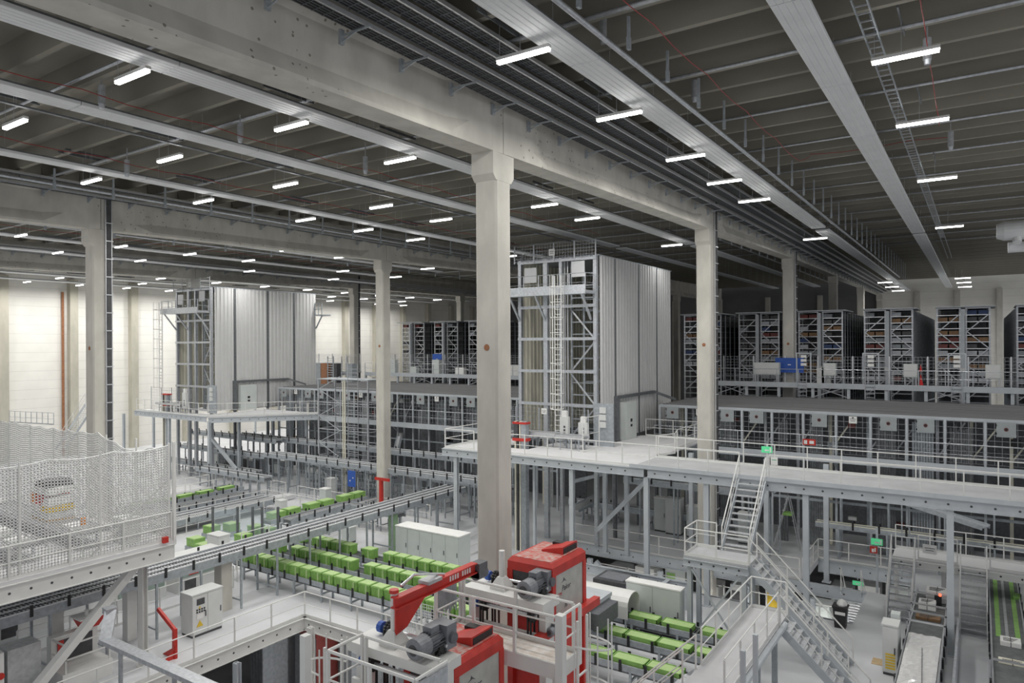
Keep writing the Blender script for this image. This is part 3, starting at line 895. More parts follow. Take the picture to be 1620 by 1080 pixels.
for i, px in enumerate((1272, 1378, 1514)):
    p = gy(px, 575, SPY + 0.6); x = p.x
    c = thing('gate_frame', '%s white-stickered entry frame from the left on the right service gangway' % nth(i), 'gate', (x, SPY + 0.5, SPZ))
    b = MB()
    for s in (-0.5, 0.5): b.box(x + s - 0.04, x + s + 0.04, SPY + 0.45, SPY + 0.53, SPZ, SPZ + 2.25)
    b.box(x - .54, x + .54, SPY + .45, SPY + .53, SPZ + 2.25, SPZ + 2.33); b.build('frame', 'grey_steel', c)
    for k in range(3): MB().box(x - 0.2, x + 0.2, SPY + 0.43, SPY + 0.45, SPZ + 1.35 + .3 * k, SPZ + 1.55 + .3 * k).build('notice', 'paper', c)
    b = MB()
    for k in range(5): b.box(x - .3, x + .3, SPY - 0.12, SPY - 0.08, 7.5 + .26 * k, 7.54 + .26 * k)
    for s in (-.3, .3): b.box(x + s - .02, x + s + .02, SPY - .12, SPY - .08, 7.4, SPZ + .9)
    b.build('step_ladder', 'galv', c)
for i, px in enumerate((1298, 1306)):
    p = gy(px, 590, SPY + 1.4)
    MB().box(p.x - .3, p.x + .3, SPY + 1.6, SPY + 2.0, SPZ, SPZ + 1.15).build('carton_stack', 'paper',
        label='%s pale stack of cartons on the right service gangway' % ('left', 'right')[i], cat='cartons')
p = gy(1457, 600, SPY + 1.6)
t = thing('warning_stand', 'red folded warning stand on the right service gangway', 'sign', (p.x, SPY + 1.6, SPZ))
MB().prism([(p.x - .10, SPZ + .05), (p.x + .14, SPZ + .05), (p.x - .02, SPZ + .85)], 'y', SPY + 1.55, SPY + 1.65).build('board', 'bright_red', t)
MB().prism([(p.x - .10, SPZ + 1.0), (p.x + .08, SPZ + 1.0), (p.x - .02, SPZ + 1.5)], 'y', SPY + 1.55, SPY + 1.65).build('upper_board', 'bright_red', t)
MB().box(p.x - .02, p.x + .02, SPY + 1.62, SPY + 1.68, SPZ, SPZ + 1.5).build('pole', 'galv', t)
for px, py, nm in ((1249, 577, 'before the far column at the right'), (692, 568, 'left of the tall foreground column')):
    p = gy(px, py, SPY + 2.1); w = 1.05 if px > 1000 else 0.62
    t = thing('blue_board', 'plain blue board on the mesh fence ' + nm, 'board', (p.x, SPY + 2.1, p.z - .55))
    MB().box(p.x - w, p.x + w, SPY + 2.04, SPY + 2.10, p.z - .6, p.z + .55).build('board', 'blue', t)
    MB().box(p.x - .12, p.x + .12, SPY + 2.03, SPY + 2.039, p.z - 0.02, p.z + .05).build('handle', 'alu', t)
for i in range(9):
    x = -54 + 3.1 * i
    MB().box(x, x + rnd.uniform(.7, 1.6), SPY + 1.1, SPY + 1.6, SPZ, SPZ + rnd.uniform(.7, 1.5)).build('equipment_box', rnd.choice(['cabinet', 'cabinet_green', 'tote_grey', 'paper']),
        label='%s pale equipment box from the left on the middle service gangway' % nth(i), cat='box', group='boxes on the middle service gangway')
# lift cages near the left wall end of the gangway
for i, px in enumerate((523, 545)):
    p = gy(px, 590, 53.5)
    t = thing('lift_frame', '%s slim galvanised ladder frame from the left beside the left tower' % nth(i), 'frame', (p.x, 53.5, 4.0))
    b = MB()
    for s in (-.45, .45): b.box(p.x + s - .04, p.x + s + .04, 53.45, 53.55, L0, 10.2)
    k = 0
    while k < 20: b.box(p.x - .45, p.x + .45, 53.46, 53.54, 5.0 + .26 * k, 5.05 + .26 * k); k += 1
    b.build('frame', 'galv', t)
for i, px in enumerate((503, 512, 528, 552)):
    p = gy(px, 590, 54.2)
    MB().box(p.x - .5, p.x + .5, 54.2, 54.9, 6.2, 9.4).build('machine_box', ('tote_grey', 'rust', 'dark', 'galv_dull')[i],
        label='%s tall machine housing from the left just right of the left tower' % nth(i), cat='machine')

# ================================================================ racks
RF, RB, RT = 62.0, 95.0, 13.95
def rack_parts(t, x0, x1):
    for xx in (x0 + .05, x1 - .05): MB().box(xx - .06, xx + .06, RF, RF + .12, L0, RT).build('front_post', 'galv', t)
    b = MB(); z = 7.2; f = False
    while z < RT - 1.0:
        p, q = (x0 + .1, RF - .02, z), (x1 - .1, RF - .02, z + 1.25)
        if f: p, q = (x0 + .1, RF - .02, z + 1.25), (x1 - .1, RF - .02, z)
        b.bar(p, q, .07, .04, up=(0, 1, 0)); f = not f; z += 1.25
    b.build('front_brace', 'galv', t)
    b = MB(); z = 6.4
    while z < RT:
        b.box(x0 + .12, x1 - .12, RF + .05, RB, z, z + .03); z += 0.5
    b.build('shelves', 'galv_dull', t)
    z = 6.4
    while z < RT:
        MB().box(x0, x1, RF - .03, RF + .05, z - .01, z + .05).build('front_beam', 'alu', t); z += 0.5
    b = MB(); y = RF + 1.4
    while y < RB:
        for xx in (x0 + .05, x1 - .05): b.box(xx - .04, xx + .04, y, y + .08, L0, RT)
        y += 1.4
    b.build('rear_posts', 'galv_dull', t, kind='stuff')
    MB().box(x0 + .25, x1 - .25, RF + 1.3, RB, 6.0, RT - .1).build('stored_goods', 'dark', t, kind='stuff')
pair_x = [-1.0 - 4.93 * n for n in range(-1, 12)]
racks = []
visible = lambda x: x > -24 or x < -44
master = None
ri = 0
for n, cx in enumerate(pair_x):
    if not visible(cx): continue
    for s, (a, c) in (('right', (0.14, 1.70)), ('left', (-1.70, -0.14))):
        x0, x1 = cx + a, cx + c
        side = 'right' if cx > -30 else 'left'
        lab = '%s shelf rack of the %s pair from the right, %s of the hall' % (s, nth(n), 'right half' if cx > -30 else 'left half')
        if master is None:
            master = thing('shelf_rack', lab, 'rack', (x0, RF, L0), 'tall shelf racks at the back')
            rack_parts(master, x0, x1); settle(master); racks.append((x0, x1)); mx0 = x0
        else:
            dup(master, (x0, RF, L0), lab); racks.append((x0, x1))
    t = thing('rack_mast', 'grey mast with white stickers between the %s pair of racks from the right' % nth(n), 'mast', (cx, RF - .5, L0))
    MB().box(cx - .12, cx + .12, RF - .6, RF - .3, L0, RT - .1).build('mast', 'grey_steel', t)
    MB().box(cx - .2, cx + .2, RF - .65, RF - .25, 9.2, 9.5).build('carriage', 'cabinet', t)
    MB().box(cx - 1.75, cx + 2.0, RF - .8, RF + 3.5, RT + .02, RT + .10).build('rack_canopy', 'grey_steel',
        label='pale roof plate over the %s pair of racks from the right' % nth(n), cat='roof plate', group='roof plates over the racks')
# totes on the rack fronts
TOTE = {}
def tote(x, y, z, w, m, label, group):
    key = (m, round(w, 2))
    if key not in TOTE:
        b = MB().box(x - w / 2, x + w / 2, y, y + .5, z, z + .28).box(x - w / 2 - .015, x + w / 2 + .015, y - .015, y + .515, z + .24, z + .30)
        TOTE[key] = b.build('storage_tote', m, label=label, cat='tote', group=group)
        return
    o = TOTE[key].copy(); COL.objects.link(o); o.location = (x, y + .25, z); o['label'] = label; o['group'] = group
rnd = random.Random(4)
cols = ['tote_grey', 'tote_grey', 'dark', 'tote_brown', 'tote_white', 'tote_red', 'dark', 'dark', 'tote_navy']
names = {'tote_grey': 'grey', 'tote_brown': 'brown', 'tote_white': 'pale', 'tote_red': 'dark red', 'blue': 'blue', 'dark': 'black', 'tote_navy': 'navy'}
count = 0
for r, (x0, x1) in enumerate(racks):
    for lv in range(4, 15):
        if x0 < -44 and lv % 2: continue
        z = 6.46 + .5 * lv
        m = rnd.choice(cols)
        k = rnd.choice([0, 1, 2, 2, 2]) if x0 > -24 else rnd.choice([0, 1, 1])
        for j in range(k):
            if count >= 298: break
            x = x0 + .42 + .70 * j
            tote(x, RF + .08, z, 0.6, m, '%s %s tote, %s shelf from the top, %s rack from the right' % (('left', 'right')[j], names[m], nth(14 - lv), nth(r)), 'totes in the rack fronts')
            count += 1

# small balcony at the rear corner of the left tower
t = thing('balcony', 'small steel balcony on a bracket at the far upper corner of the left tower store', 'balcony', (T1X + .7, TY1 + .5, 14.6))
MB().box(T1X + .1, T1X + 1.2, TY1 - .2, TY1 + 1.0, 14.5, 14.62).build('floor_plate', 'galv_dull', t)
b = MB()
for x in (T1X + .15, T1X + .65, T1X + 1.15): b.box(x - .03, x + .03, TY1 - .2, TY1 - .14, 14.62, 15.8)
b.box(T1X + .1, T1X + 1.2, TY1 - .2, TY1 - .14, 15.74, 15.8).box(T1X + .1, T1X + 1.2, TY1 - .2, TY1 - .14, 15.15, 15.2)
b.build('guard_rail', 'galv_dull', t)
MB().bar((T1X + .06, TY1, 13.2), (T1X + 1.0, TY1, 14.5), .10, .10, up=(0, 1, 0)).build('bracket', 'galv_dull', t)
# ================================================================ decks, columns of steel, stairs
def edge_beam(p, q, ztop, h, label, m='grey_steel', holes=0.75):
    t = thing('deck_beam', label, 'steel beam', (p[0], p[1], ztop - h))
    b = MB().ubeam((p[0], p[1], ztop - h / 2), (q[0], q[1], ztop - h / 2), h, 0.18, 0.03)
    bm_ = b.build('beam', m, t)
    P, Q = Vector((p[0], p[1], ztop - h / 2)), Vector((q[0], q[1], ztop - h / 2))
    d = (Q - P).normalized(); side = d.cross(Vector((0, 0, 1))).normalized()
    n = int((Q - P).length / holes)
    b = MB()
    for i in range(n):
        c = P + d * (holes * (i + 0.5))
        b.tube(c - side * 0.022, c + side * 0.022, 0.045, 8)
    if n: b.build('bolt_holes', 'dark', bm_)
    return t
def steel_post(x, y, z0, z1, label, w=0.24, m='grey_steel'):
    t = thing('steel_column', label, 'steel column', (x, y, z0))
    b = MB().box(x - w / 2, x + w / 2, y - 0.10, y - 0.08, z0, z1).box(x - w / 2, x + w / 2, y + 0.08, y + 0.10, z0, z1).box(x - 0.015, x + 0.015, y - 0.08, y + 0.08, z0, z1)
    b.box(x - w / 2, x - w / 2 + .03, y - .08, y + .08, z0, z1)
    b.build('shaft', m, t)
    MB().box(x - .2, x + .2, y - .2, y + .2, z0, z0 + .03).build('base_plate', m, t)
    return t
def deck(rects, z, label, m='deck_white', th=0.10, name='mezzanine_deck'):
    b = MB()
    for x0, x1, y0, y1 in rects: b.box(x0, x1, y0, y1, z - th, z)
    return b.build(name, m, label=label, cat='deck')

# ---- mezzanine before the right tower
MY = 32.0
deck([(-26.2, -23.6, MY, 37.3), (-21.6, -14.3, MY, 37.3), (-23.6, -21.6, MY, 34.0), (-18.6, -14.3, 37.3, 43.2)], MZ, 'bright mezzanine deck before the right tower store')
deck([(-14.3, 13, MY, 35.4)], MZ, 'pale mezzanine walkway running to the right edge before the mesh hall', m='deck_grey')
edge_beam((-26.2, MY - 0.1), (-13.6, MY - 0.1), MZ - 0.02, 0.42, 'long grey front beam of the bright mezzanine deck')
edge_beam((-13.4, MY - 0.1), (13, MY - 0.1), MZ - 0.02, 0.42, 'long grey front beam of the right mezzanine walkway')
edge_beam((-14.2, 35.5), (13, 35.5), MZ - 0.02, 0.42, 'grey rear beam of the right mezzanine walkway')
MB().box(-14.3, 13, MY - 0.24, MY - 0.2, MZ - 0.02, MZ + 0.16).build('toe_plate', 'grey_steel', label='plain grey toe plate along the front of the right mezzanine walkway', cat='toe plate')
for i, px in enumerate((722, 905, 1023, 1118, 1275, 1503)):
    p = gy(px, 800, MY); steel_post(p.x, MY, L0, MZ - 0.46, '%s grey steel column from the left under the mezzanine front' % nth(i))
for i, px in enumerate((940, 975, 1065, 1190, 1290)):
    p = gy(px, 800, 35.6); steel_post(p.x, 37.0 if px < 1000 else 38.4, L0 if px != 1190 else L0, MZ - 0.12, '%s grey steel column from the left under the mezzanine rear' % nth(i))
for (a, c, nm) in (((945, 838, 36.4), (1030, 752, 36.4), 'right'),):
    p, q = gy(a[0], a[1], a[2]), gy(c[0], c[1], c[2])
    MB().bar(p, q, 0.22, 0.16, up=(0, 1, 0)).build('diagonal_brace', 'grey_steel', label='thick grey diagonal brace under the mezzanine left of the stairs', cat='brace')
SX0, SX1 = -9.05, -7.75      # stair opening
railing([(-26.1, 37.0, MZ), (-26.1, MY + .05, MZ), (-24.0, MY + .05, MZ)], 'white railing round the left corner of the bright mezzanine deck')
railing([(-22.0, MY + .05, MZ), (SX0, MY + .05, MZ)], 'white railing along the front of the bright mezzanine deck')
railing([(SX1, MY + .05, MZ), (12.5, MY + .05, MZ)], 'white railing along the front of the walkway right of the stairs')
railing([(-14.2, 35.3, MZ), (12.5, 35.3, MZ)], 'white railing along the rear of the right mezzanine walkway')
railing([(-14.4, 43.0, MZ), (-14.4, 38.6, MZ), (-13.9, 36.9, MZ), (-14.4, 35.5, MZ)], 'white railing round the notch in the mezzanine deck')
railing([(-18.2, 43.1, MZ), (-14.5, 43.1, MZ)], 'white railing at the back of the bright mezzanine deck')
# machines on the bright deck
mesh_fence((-26.0, 36.9), (-19.2, 36.9), MZ, 2.1, 'wire mesh guard before the open front of the right tower store', cell=0.25, step=1.7)
sign_plate((-22.2, 36.84, MZ + 1.75), .38, .36, 'y', 'paper', 'white notice on the mesh guard before the right tower store', lines=2)
def lift_mast(x, y, z0, z1, red_z, label):
    t = thing('vertical_lift', label, 'lift', (x, y, z0))
    for dx, m, w in ((-.26, 'cream', .10), (-.10, 'dark', .10), (.06, 'cream', .08), (.30, 'galv_dull', .34)):
        MB().box(x + dx - w / 2, x + dx + w / 2, y - .18, y + .18, z0, z1).build('guide_rail', m, t)
    for zz, h in ((red_z, .34), (red_z + 1.0, .22)):
        MB().box(x - .42, x + .55, y - .24, y + .24, zz, zz + h * .5).build('head_plate', 'red', t)
    MB().box(x - .34, x - .05, y - .22, y - .02, red_z + .1, red_z + 1.05).build('drive_cover', 'dark', t)
    return t
lift_mast(-22.55, 34.7, L0, 6.9, 5.75, 'tall lift mast with red head plates rising through the bright mezzanine deck')
steel_post(-20.9, 33.6, L0, MZ - .12, 'slim blue-grey post right of the lift mast', w=.14)
def roller_table(x0, x1, y0, y1, z, zf, label, legs=3, rollers=True, along='x', bm='belt_grey', rail='alu', rh=0.16, name='roller_conveyor'):
    t = thing(name, label, 'conveyor', ((x0 + x1) / 2, (y0 + y1) / 2, zf))
    if along == 'x':
        for yy in (y0, y1 - .05): MB().box(x0, x1, yy, yy + .05, z - rh, z + .04).build('side_rail', rail, t)
        b = MB(); x = x0 + .06
        while x < x1 - .05: b.box(x - .03, x + .03, y0 + .05, y1 - .05, z - .07, z); x += .11
        b.box(x0, x1, y0 + .05, y1 - .05, z - .10, z - .08)
    else:
        for xx in (x0, x1 - .05): MB().box(xx, xx + .05, y0, y1, z - rh, z + .04).build('side_rail', rail, t)
        b = MB(); y = y0 + .06
        while y < y1 - .05: b.box(x0 + .05, x1 - .05, y - .03, y + .03, z - .07, z); y += .11
        b.box(x0 + .05, x1 - .05, y0, y1, z - .10, z - .08)
    b.build('roller_bed', bm, t)
    for i in range(legs):
        f = (i + .5) / legs
        b = MB()
        if along == 'x':
            x = x0 + (x1 - x0) * f
            for yy in (y0 + .03, y1 - .03): b.box(x - .03, x + .03, yy - .03, yy + .03, zf, z - rh)
            b.box(x - .02, x + .02, y0, y1, (z + zf) / 2, (z + zf) / 2 + .05)
        else:
            y = y0 + (y1 - y0) * f
            for xx in (x0 + .03, x1 - .03): b.box(xx - .03, xx + .03, y - .03, y + .03, zf, z - rh)
            b.box(x0, x1, y - .02, y + .02, (z + zf) / 2, (z + zf) / 2 + .05)
        b.build('leg_frame', 'galv_dull', t)
    return t
roller_table(-23.4, -20.4, 35.0, 35.7, MZ + .85, MZ, 'short roller conveyor crossing the bright deck behind the lift mast')
roller_table(-20.3, -18.5, 34.9, 35.7, MZ + .8, MZ, 'curve end of the roller conveyor on the bright deck before the electric panel')
roller_table(-25.4, -23.2, 34.3, 34.9, MZ + .8, MZ, 'short roller conveyor reaching the lift mast from the left')
def control_post(x, y, z, label, h=1.5):
    t = thing('control_post', label, 'control box', (x, y, z))
    bxp = MB().box(x - .28, x + .28, y - .12, y + .12, z + .5, z + h).build('box', 'cabinet', t)
    MB().box(x - .05, x + .05, y - .05, y + .05, z, z + .5).build('stand', 'galv', t)
    b = MB()
    for i in range(3): b.box(x - .02 , x + .10, y - .135, y - .121, z + .7 + .2 * i, z + .82 + .2 * i)
    b.build('buttons', 'dark', bxp)
    MB().box(x - .14, x + .16, y - .1, y + .1, z + h, z + h + .35).build('upper_box', 'paper', t)
control_post(-20.4, 36.2, MZ, 'white control box on the bright deck before the caged ladder', 1.75)
control_post(-19.0, 35.9, MZ, 'small white operator terminal on the bright deck before the switch boards', 1.5)
railing([(-18.35, 34.6, MZ), (-18.35, 36.6, MZ)], 'tall white guard frame round the terminal on the bright deck', h=1.9)

# ---- mezzanine before the left tower
BX, BY = -55.8, 36.0
MB().prism([(-67.5, BY), (BX, BY), (-49.75, 42.95), (-49.75, 43.2), (-57.3, 43.2), (-57.3, 37.2), (-67.5, 37.2)], 'z', MZ - .2, MZ - .1).build('mezzanine_deck', 'deck_white', label='pale mezzanine deck before the left tower store', cat='deck')
edge_beam((-67.5, BY - .1), (BX, BY - .1), MZ - .12, .45, 'grey front beam of the deck before the left tower store')
edge_beam((BX + .15, BY - .02), (-49.6, 42.8), MZ - .205, .45, 'grey angled beam of the deck before the left tower store')
for i, (px, py, y) in enumerate(((196, 700, BY), (268, 700, BY), (331, 700, BY), (378, 680, 39.0), (432, 690, 42.5), (485, 690, 42.9), (310, 700, 39.5), (243, 690, 40))):
    p = gy(px, py, y); steel_post(p.x, y, L0, MZ - .55, '%s grey steel column from the left under the deck of the left tower store' % nth([0, 2, 4, 5, 6, 7, 3, 1][i]))
p, q = gy(332, 690, 37.5), gy(376, 745, 37.5)
MB().bar(p, q, .26, .2, up=(0, 1, 0)).build('diagonal_brace', 'grey_steel', label='thick grey diagonal brace under the deck before the left tower store', cat='brace')
railing([(-67.4, BY + .05, MZ - .1), (BX + .05, BY + .05, MZ - .1), (-49.8, 43.0, MZ - .1)], 'white railing along the deck before the left tower store')
mesh_fence((-66.5, 37.0), (-59.5, 37.0), MZ - .1, 2.2, 'wire mesh guard before the open front of the left tower store', cell=.28, step=1.75)
control_post(gy(293, 640, 36.6).x, 36.6, MZ - .1, 'white control cabinet on the deck before the left tower store', 1.9)
lift_mast(gy(263, 640, 36.5).x, 36.5, L0, 7.0, 5.9, 'lift mast with red head plates on the deck before the left tower store')
roller_table(-64.4, -60.5, 36.2, 36.8, MZ + .75, MZ - .1, 'roller conveyor on the deck before the left tower store')
mesh_fence((-55.2, 43.4), (-50.2, 43.4), MZ - .1, 1.2, 'low mesh fence at the back of the deck of the left tower store', cell=.3)

# ---- stairs
def stair(x, y, z, dirv, drop, w, label, m='grey_steel', rail='white_steel', run=None):
    """(x, y, z) middle of the upper edge; goes down along dirv"""
    dx, dy = dirv; run = run or drop; sx, sy = -dy, dx
    t = thing('staircase', label, 'staircase', (x + dx * run / 2, y + dy * run / 2, z - drop))
    def P(u, s, zz): return (x + dx * u + sx * s, y + dy * u + sy * s, zz)
    for s in (-w / 2, w / 2):
        MB().bar(P(0, s, z - .12), P(run, s, z - drop + .06), .05, .26).build('stringer', m, t)
    n = max(3, round(drop / .22)); first = None
    for i in range(1, n):
        u = run * i / n; zz = z - drop * i / n
        b = MB().bar(P(u - .02, -w / 2 + .03, zz), P(u - .02, w / 2 - .03, zz), .24, .035)
        b.build('tread', 'tread', t)
    for s in (-w / 2, w / 2):
        MB().tube(P(0, s, z + 1.0), P(run, s, z - drop + 1.0), .027, 6).build('handrail', rail, t)
        MB().tube(P(0, s, z + .5), P(run, s, z - drop + .5), .018, 5).build('mid_rail', rail, t)
        k = max(2, round(run / 1.2))
        for i in range(k + 1):
            u = run * i / k; zz = z - drop * i / k
            MB().bar(P(u, s, zz - .1), P(u, s, zz + 1.0), .045, .045).build('post', rail, t)
    return t
stair((SX0 + SX1) / 2, MY - .2, MZ, (0, -1), 2.6, 1.15, 'upper stair flight from the right mezzanine walkway down to the landing')
LZ = MZ - 2.6
deck([(-10.1, -7.5, 27.7, 29.2)], LZ, 'small stair landing between the two steel stair flights', m='deck_grey', name='landing')
railing([(-9.2, 29.2, LZ), (-10.05, 29.2, LZ), (-10.05, 27.75, LZ), (-7.5, 27.75, LZ)], 'white railing round the small stair landing')
edge_beam((-10.1, 27.7), (-7.5, 27.7), LZ - .1, .3, 'grey front beam under the small stair landing', holes=.5)
for x, y, nm in ((-9.9, 27.9, 'front left'), (-7.7, 27.9, 'front right'), (-9.9, 29.0, 'rear left'), (-7.7, 29.0, 'rear right')):
    steel_post(x, y, L0, LZ - .4, '%s grey post under the small stair landing' % nm, w=.18)
MB().bar((-9.76, 27.77, L0 + .2), (-7.84, 27.77, LZ - .5), .07, .05, up=(0, 1, 0)).build('cross_brace', 'grey_steel', label='thin diagonal brace rising to the right under the stair landing', cat='brace')
MB().bar((-9.76, 27.71, LZ - .5), (-7.84, 27.71, L0 + .2), .07, .05, up=(0, 1, 0)).build('cross_brace', 'grey_steel', label='thin diagonal brace falling to the right under the stair landing', cat='brace')
stair(-7.5, 28.45, LZ, (1, 0), LZ - L0, 1.1, 'lower stair flight from the landing down to the open floor at the right')
# footbridge over the crate conveyors
FZ = 1.9
deck([(-6.95, -5.65, 18.6, 26.0)], FZ, 'pale footbridge deck crossing over the green crate conveyors', m='bridge_grey', name='footbridge', th=.16)
railing([(-5.7, 18.7, FZ), (-5.7, 24.7, FZ)], 'white railing along the right side of the footbridge')
railing([(-6.9, 20.4, FZ), (-6.9, 25.9, FZ), (-5.7, 25.9, FZ)], 'white railing along the left side and far end of the footbridge')
for i, y in enumerate((20.2, 22.4, 24.6)):
    for x, s in ((-6.8, 'left'), (-5.8, 'right')):
        MB().box(x - .08, x + .08, y - .08, y + .08, L0, FZ - .16).build('bridge_leg', 'galv_dull', label='%s grey leg from the near end under the %s side of the footbridge' % (nth(i), s), cat='leg')
MB().tube((-5.58, 18.6, FZ - .12), (-5.58, 25.2, FZ - .12), .10, 10).build('edge_pipe', 'grey_steel', label='round grey pipe along the right edge of the footbridge', cat='pipe')
stair(-5.65, 25.3, FZ, (1, 0), FZ - L0, 1.1, 'stair flight going down to the right from the far end of the footbridge')
stair(-6.95, 19.5, FZ, (-1, 0), FZ - L0, 1.1, 'stair flight going down to the left from the near end of the footbridge')
for x, y, h, nm in ((-5.35, 19.2, 3.4, 'left'), (-5.15, 19.7, 3.9, 'right')):
    MB().box(x - .06, x + .06, y - .06, y + .06, L0, FZ + 1.25 if nm == 'left' else FZ + 1.55).build('guard_post', 'grey_steel', label='%s grey upright post of the pair at the near end of the footbridge' % nm, cat='post')
t = thing('warning_lamp', 'yellow warning lamp under the near end of the footbridge', 'lamp', (-5.4, 19.0, FZ - .5))
MB().tube((-5.4, 19.0, FZ - .45), (-5.4, 19.0, FZ - .25), .07, 10).build('lens', 'yellow', t); MB().box(-5.48, -5.32, 18.92, 19.08, FZ - .25, FZ - .17).build('base', 'dark', t)
# white bridge with two stairs at the right
WZ = 1.55
deck([(-3.4, 8, 36.8, 38.4)], WZ, 'white bridge deck over the belt conveyors at the right', m='deck_white', name='footbridge', th=.2)
edge_beam((-3.4, 36.7), (8, 36.7), WZ - .05, .3, 'white front beam of the bridge over the belt conveyors', m='white_steel')
stair(-2.95, 36.75, WZ, (0, -1), WZ - L0, .95, 'white railed stair at the left end of the white bridge', rail='white_steel')
stair(-.25, 36.75, WZ, (0, -1), WZ - L0, .95, 'white railed stair in the middle of the white bridge', rail='white_steel')
railing([(-3.4, 38.4, WZ), (8, 38.4, WZ)], 'white railing along the back of the white bridge at the right')
railing([(-2.35, 36.8, WZ), (-.85, 36.8, WZ)], 'short white railing between the two stairs of the white bridge')
railing([(.35, 36.8, WZ), (8, 36.8, WZ)], 'white railing on the front of the white bridge right of its middle stair')
for i, x in enumerate((-3.3, -1.4, 1.6, 4)):
    MB().box(x - .09, x + .09, 37.5, 37.7, L0, WZ - .2).build('bridge_leg', 'white_steel', label='%s white leg from the left under the white bridge at the right' % nth(i), cat='leg')
sign_plate((-1.9, 36.72, WZ + .35), .55, .40, 'y', 'paper', 'white and orange notice on the short railing of the white bridge', lines=2)

# railings and beams along the floor openings
railing([(PIT_X, 5, L0), (PIT_X, PIT_Y, L0), (-13.6, PIT_Y, L0)], 'white railing round the corner of the near floor opening', step=1.7)
edge_beam((PIT_X + .05, 3), (PIT_X + .05, PIT_Y), L0 - .02, .55, 'white steel beam with bolt holes along the left edge of the near opening', m='white_steel', holes=.7)
edge_beam((PIT_X, PIT_Y - .05), (-11.0, PIT_Y - .05), L0 - .02, .55, 'white steel beam with bolt holes along the far edge of the near opening', m='white_steel', holes=.7)
for i, (x, y) in enumerate(((-23.9, 20.2), (-24.9, 17.3), (-24.9, 14.0), (-21.6, 20.6), (-18.5, 20.6), (-15.5, 20.6))):
    steel_post(x, y, LP, L0 + (.05 if i == 0 else -.6), ('white square post standing free at the corner of the near opening', 'first grey column under the left edge of the near opening', 'second grey column under the left edge of the near opening',
        'first grey column under the far edge of the near opening', 'second grey column under the far edge of the near opening', 'third grey column under the far edge of the near opening')[i], w=.3, m='white_steel' if i == 0 else 'grey_steel')
xa, xb, ya, yb_ = OPEN_A
railing([(xa, yb_, L0), (-7.7, yb_, L0)], 'grey-white railing along the far edge of the opening under the mezzanine', step=2.0)
edge_beam((xa, yb_ - .03), (xb, yb_ - .03), L0 - .02, .6, 'grey beam along the far edge of the opening under the mezzanine')
edge_beam((xa, ya + .03), (xb, ya + .03), L0 + .0, .5, 'pale perforated beam along the near edge of the opening under the mezzanine')
railing([(OPEN_B[0], OPEN_B[2] + .2, L0), (OPEN_B[0], OPEN_B[3], L0), (OPEN_B[1], OPEN_B[3], L0)], 'white railing round the opening beside the right-hand stairs')
edge_beam((OPEN_B[0], OPEN_B[3] - .03), (OPEN_B[1], OPEN_B[3] - .03), L0 - .02, .7, 'grey beam along the far edge of the opening beside the right-hand stairs')
stair(-5.3, 37.9, L0, (0, 1), 3.2, .9, 'white railed stair disappearing into the opening beside the right-hand stairs')
for i, (x, y) in enumerate(((-19.3, 37.2), (-14.9, 37.2), (-10.0, 37.4), (-7.0, 37.4))):
    steel_post(x, y, LP, L0 - .6, '%s grey column from the left standing in the opening under the mezzanine' % nth(i), w=.3)
p, q = (-18.9, 37.15, L0 - .7), (-15.6, 37.15, -4.6)
MB().bar(p, q, .25, .2, up=(0, 1, 0)).build('diagonal_brace', 'grey_steel', label='grey diagonal brace in the opening under the mezzanine', cat='brace')
# flow of machines below the mezzanine, seen through the opening
for i in range(7):
    x = -18.5 + 1.9 * i
    t = thing('lower_machine', '%s pale machine block from the left in the storey below the opening' % nth(i), 'machine', (x, 39.9, LP))
    h = 3.9 + .35 * ((i * 7) % 3)
    MB().box(x - .7, x + .5, 39.2, 40.6, LP, LP + h).build('housing', ('cabinet', 'paper', 'cabinet_green', 'white_steel')[i % 4], t)
    MB().box(x - .6, x - .1, 39.16, 39.199, LP + h * .6, LP + h * .92).build('panel', ('dark', 'yellow', 'green', 'tote_grey')[i % 4], t)
    b = MB()
    for k in range(3): b.box(x - .9, x + .9, 38.6, 38.65, LP + 2.6 + k * .8, LP + 2.65 + k * .8)
    b.box(x - .9, x - .86, 38.6, 38.65, LP, LP + 4.3); b.build('guard_rail', 'white_steel', t)
fill_lamps_below = [(-18, 32.6), (-13.5, 32.6), (-9, 32.6), (-3.6, 37.4), (-24, 22.5), (-19, 22.5)]  # added lamps, hidden under the floor, to brighten the lower machines
for i, (x, y) in enumerate(fill_lamps_below):
    t = thing('tube_light', '%s added unseen fill light in the storey below the floor openings, counted from the left' % nth([2, 3, 4, 5, 0, 1][i]), 'ceiling light', (x, y, L0 - .55))
    MB().box(x - .6, x + .6, y - .06, y + .06, L0 - .5, L0 - .42).build('housing', 'white_steel', t)
    MB().box(x - .58, x + .58, y - .05, y + .05, L0 - .56, L0 - .5).build('diffuser', 'tube_light', t)
    MB().box(x - .02, x + .02, y - .02, y + .02, L0 - .42, L0 - .1).build('suspension_rod', 'galv', t)
    lamp_light(x, y, L0 - .56, 420 if y > 30 else 200, t)

for i, x in enumerate((-6.6, -5.2, -3.8)):
    t = thing('lower_machine', '%s pale machine from the left below the opening beside the right-hand stairs' % nth(i), 'machine', (x, 44.6, LP))
    MB().box(x - .6, x + .5, 44.0, 45.2, LP, LP + 3.6 + .3 * i).build('housing', ('cabinet', 'paper', 'cabinet_green')[i], t)
    MB().box(x - .4, x + .3, 43.96, 43.999, LP + 2.2, LP + 3.2).build('panel', ('tote_grey', 'dark', 'tote_red')[i], t)
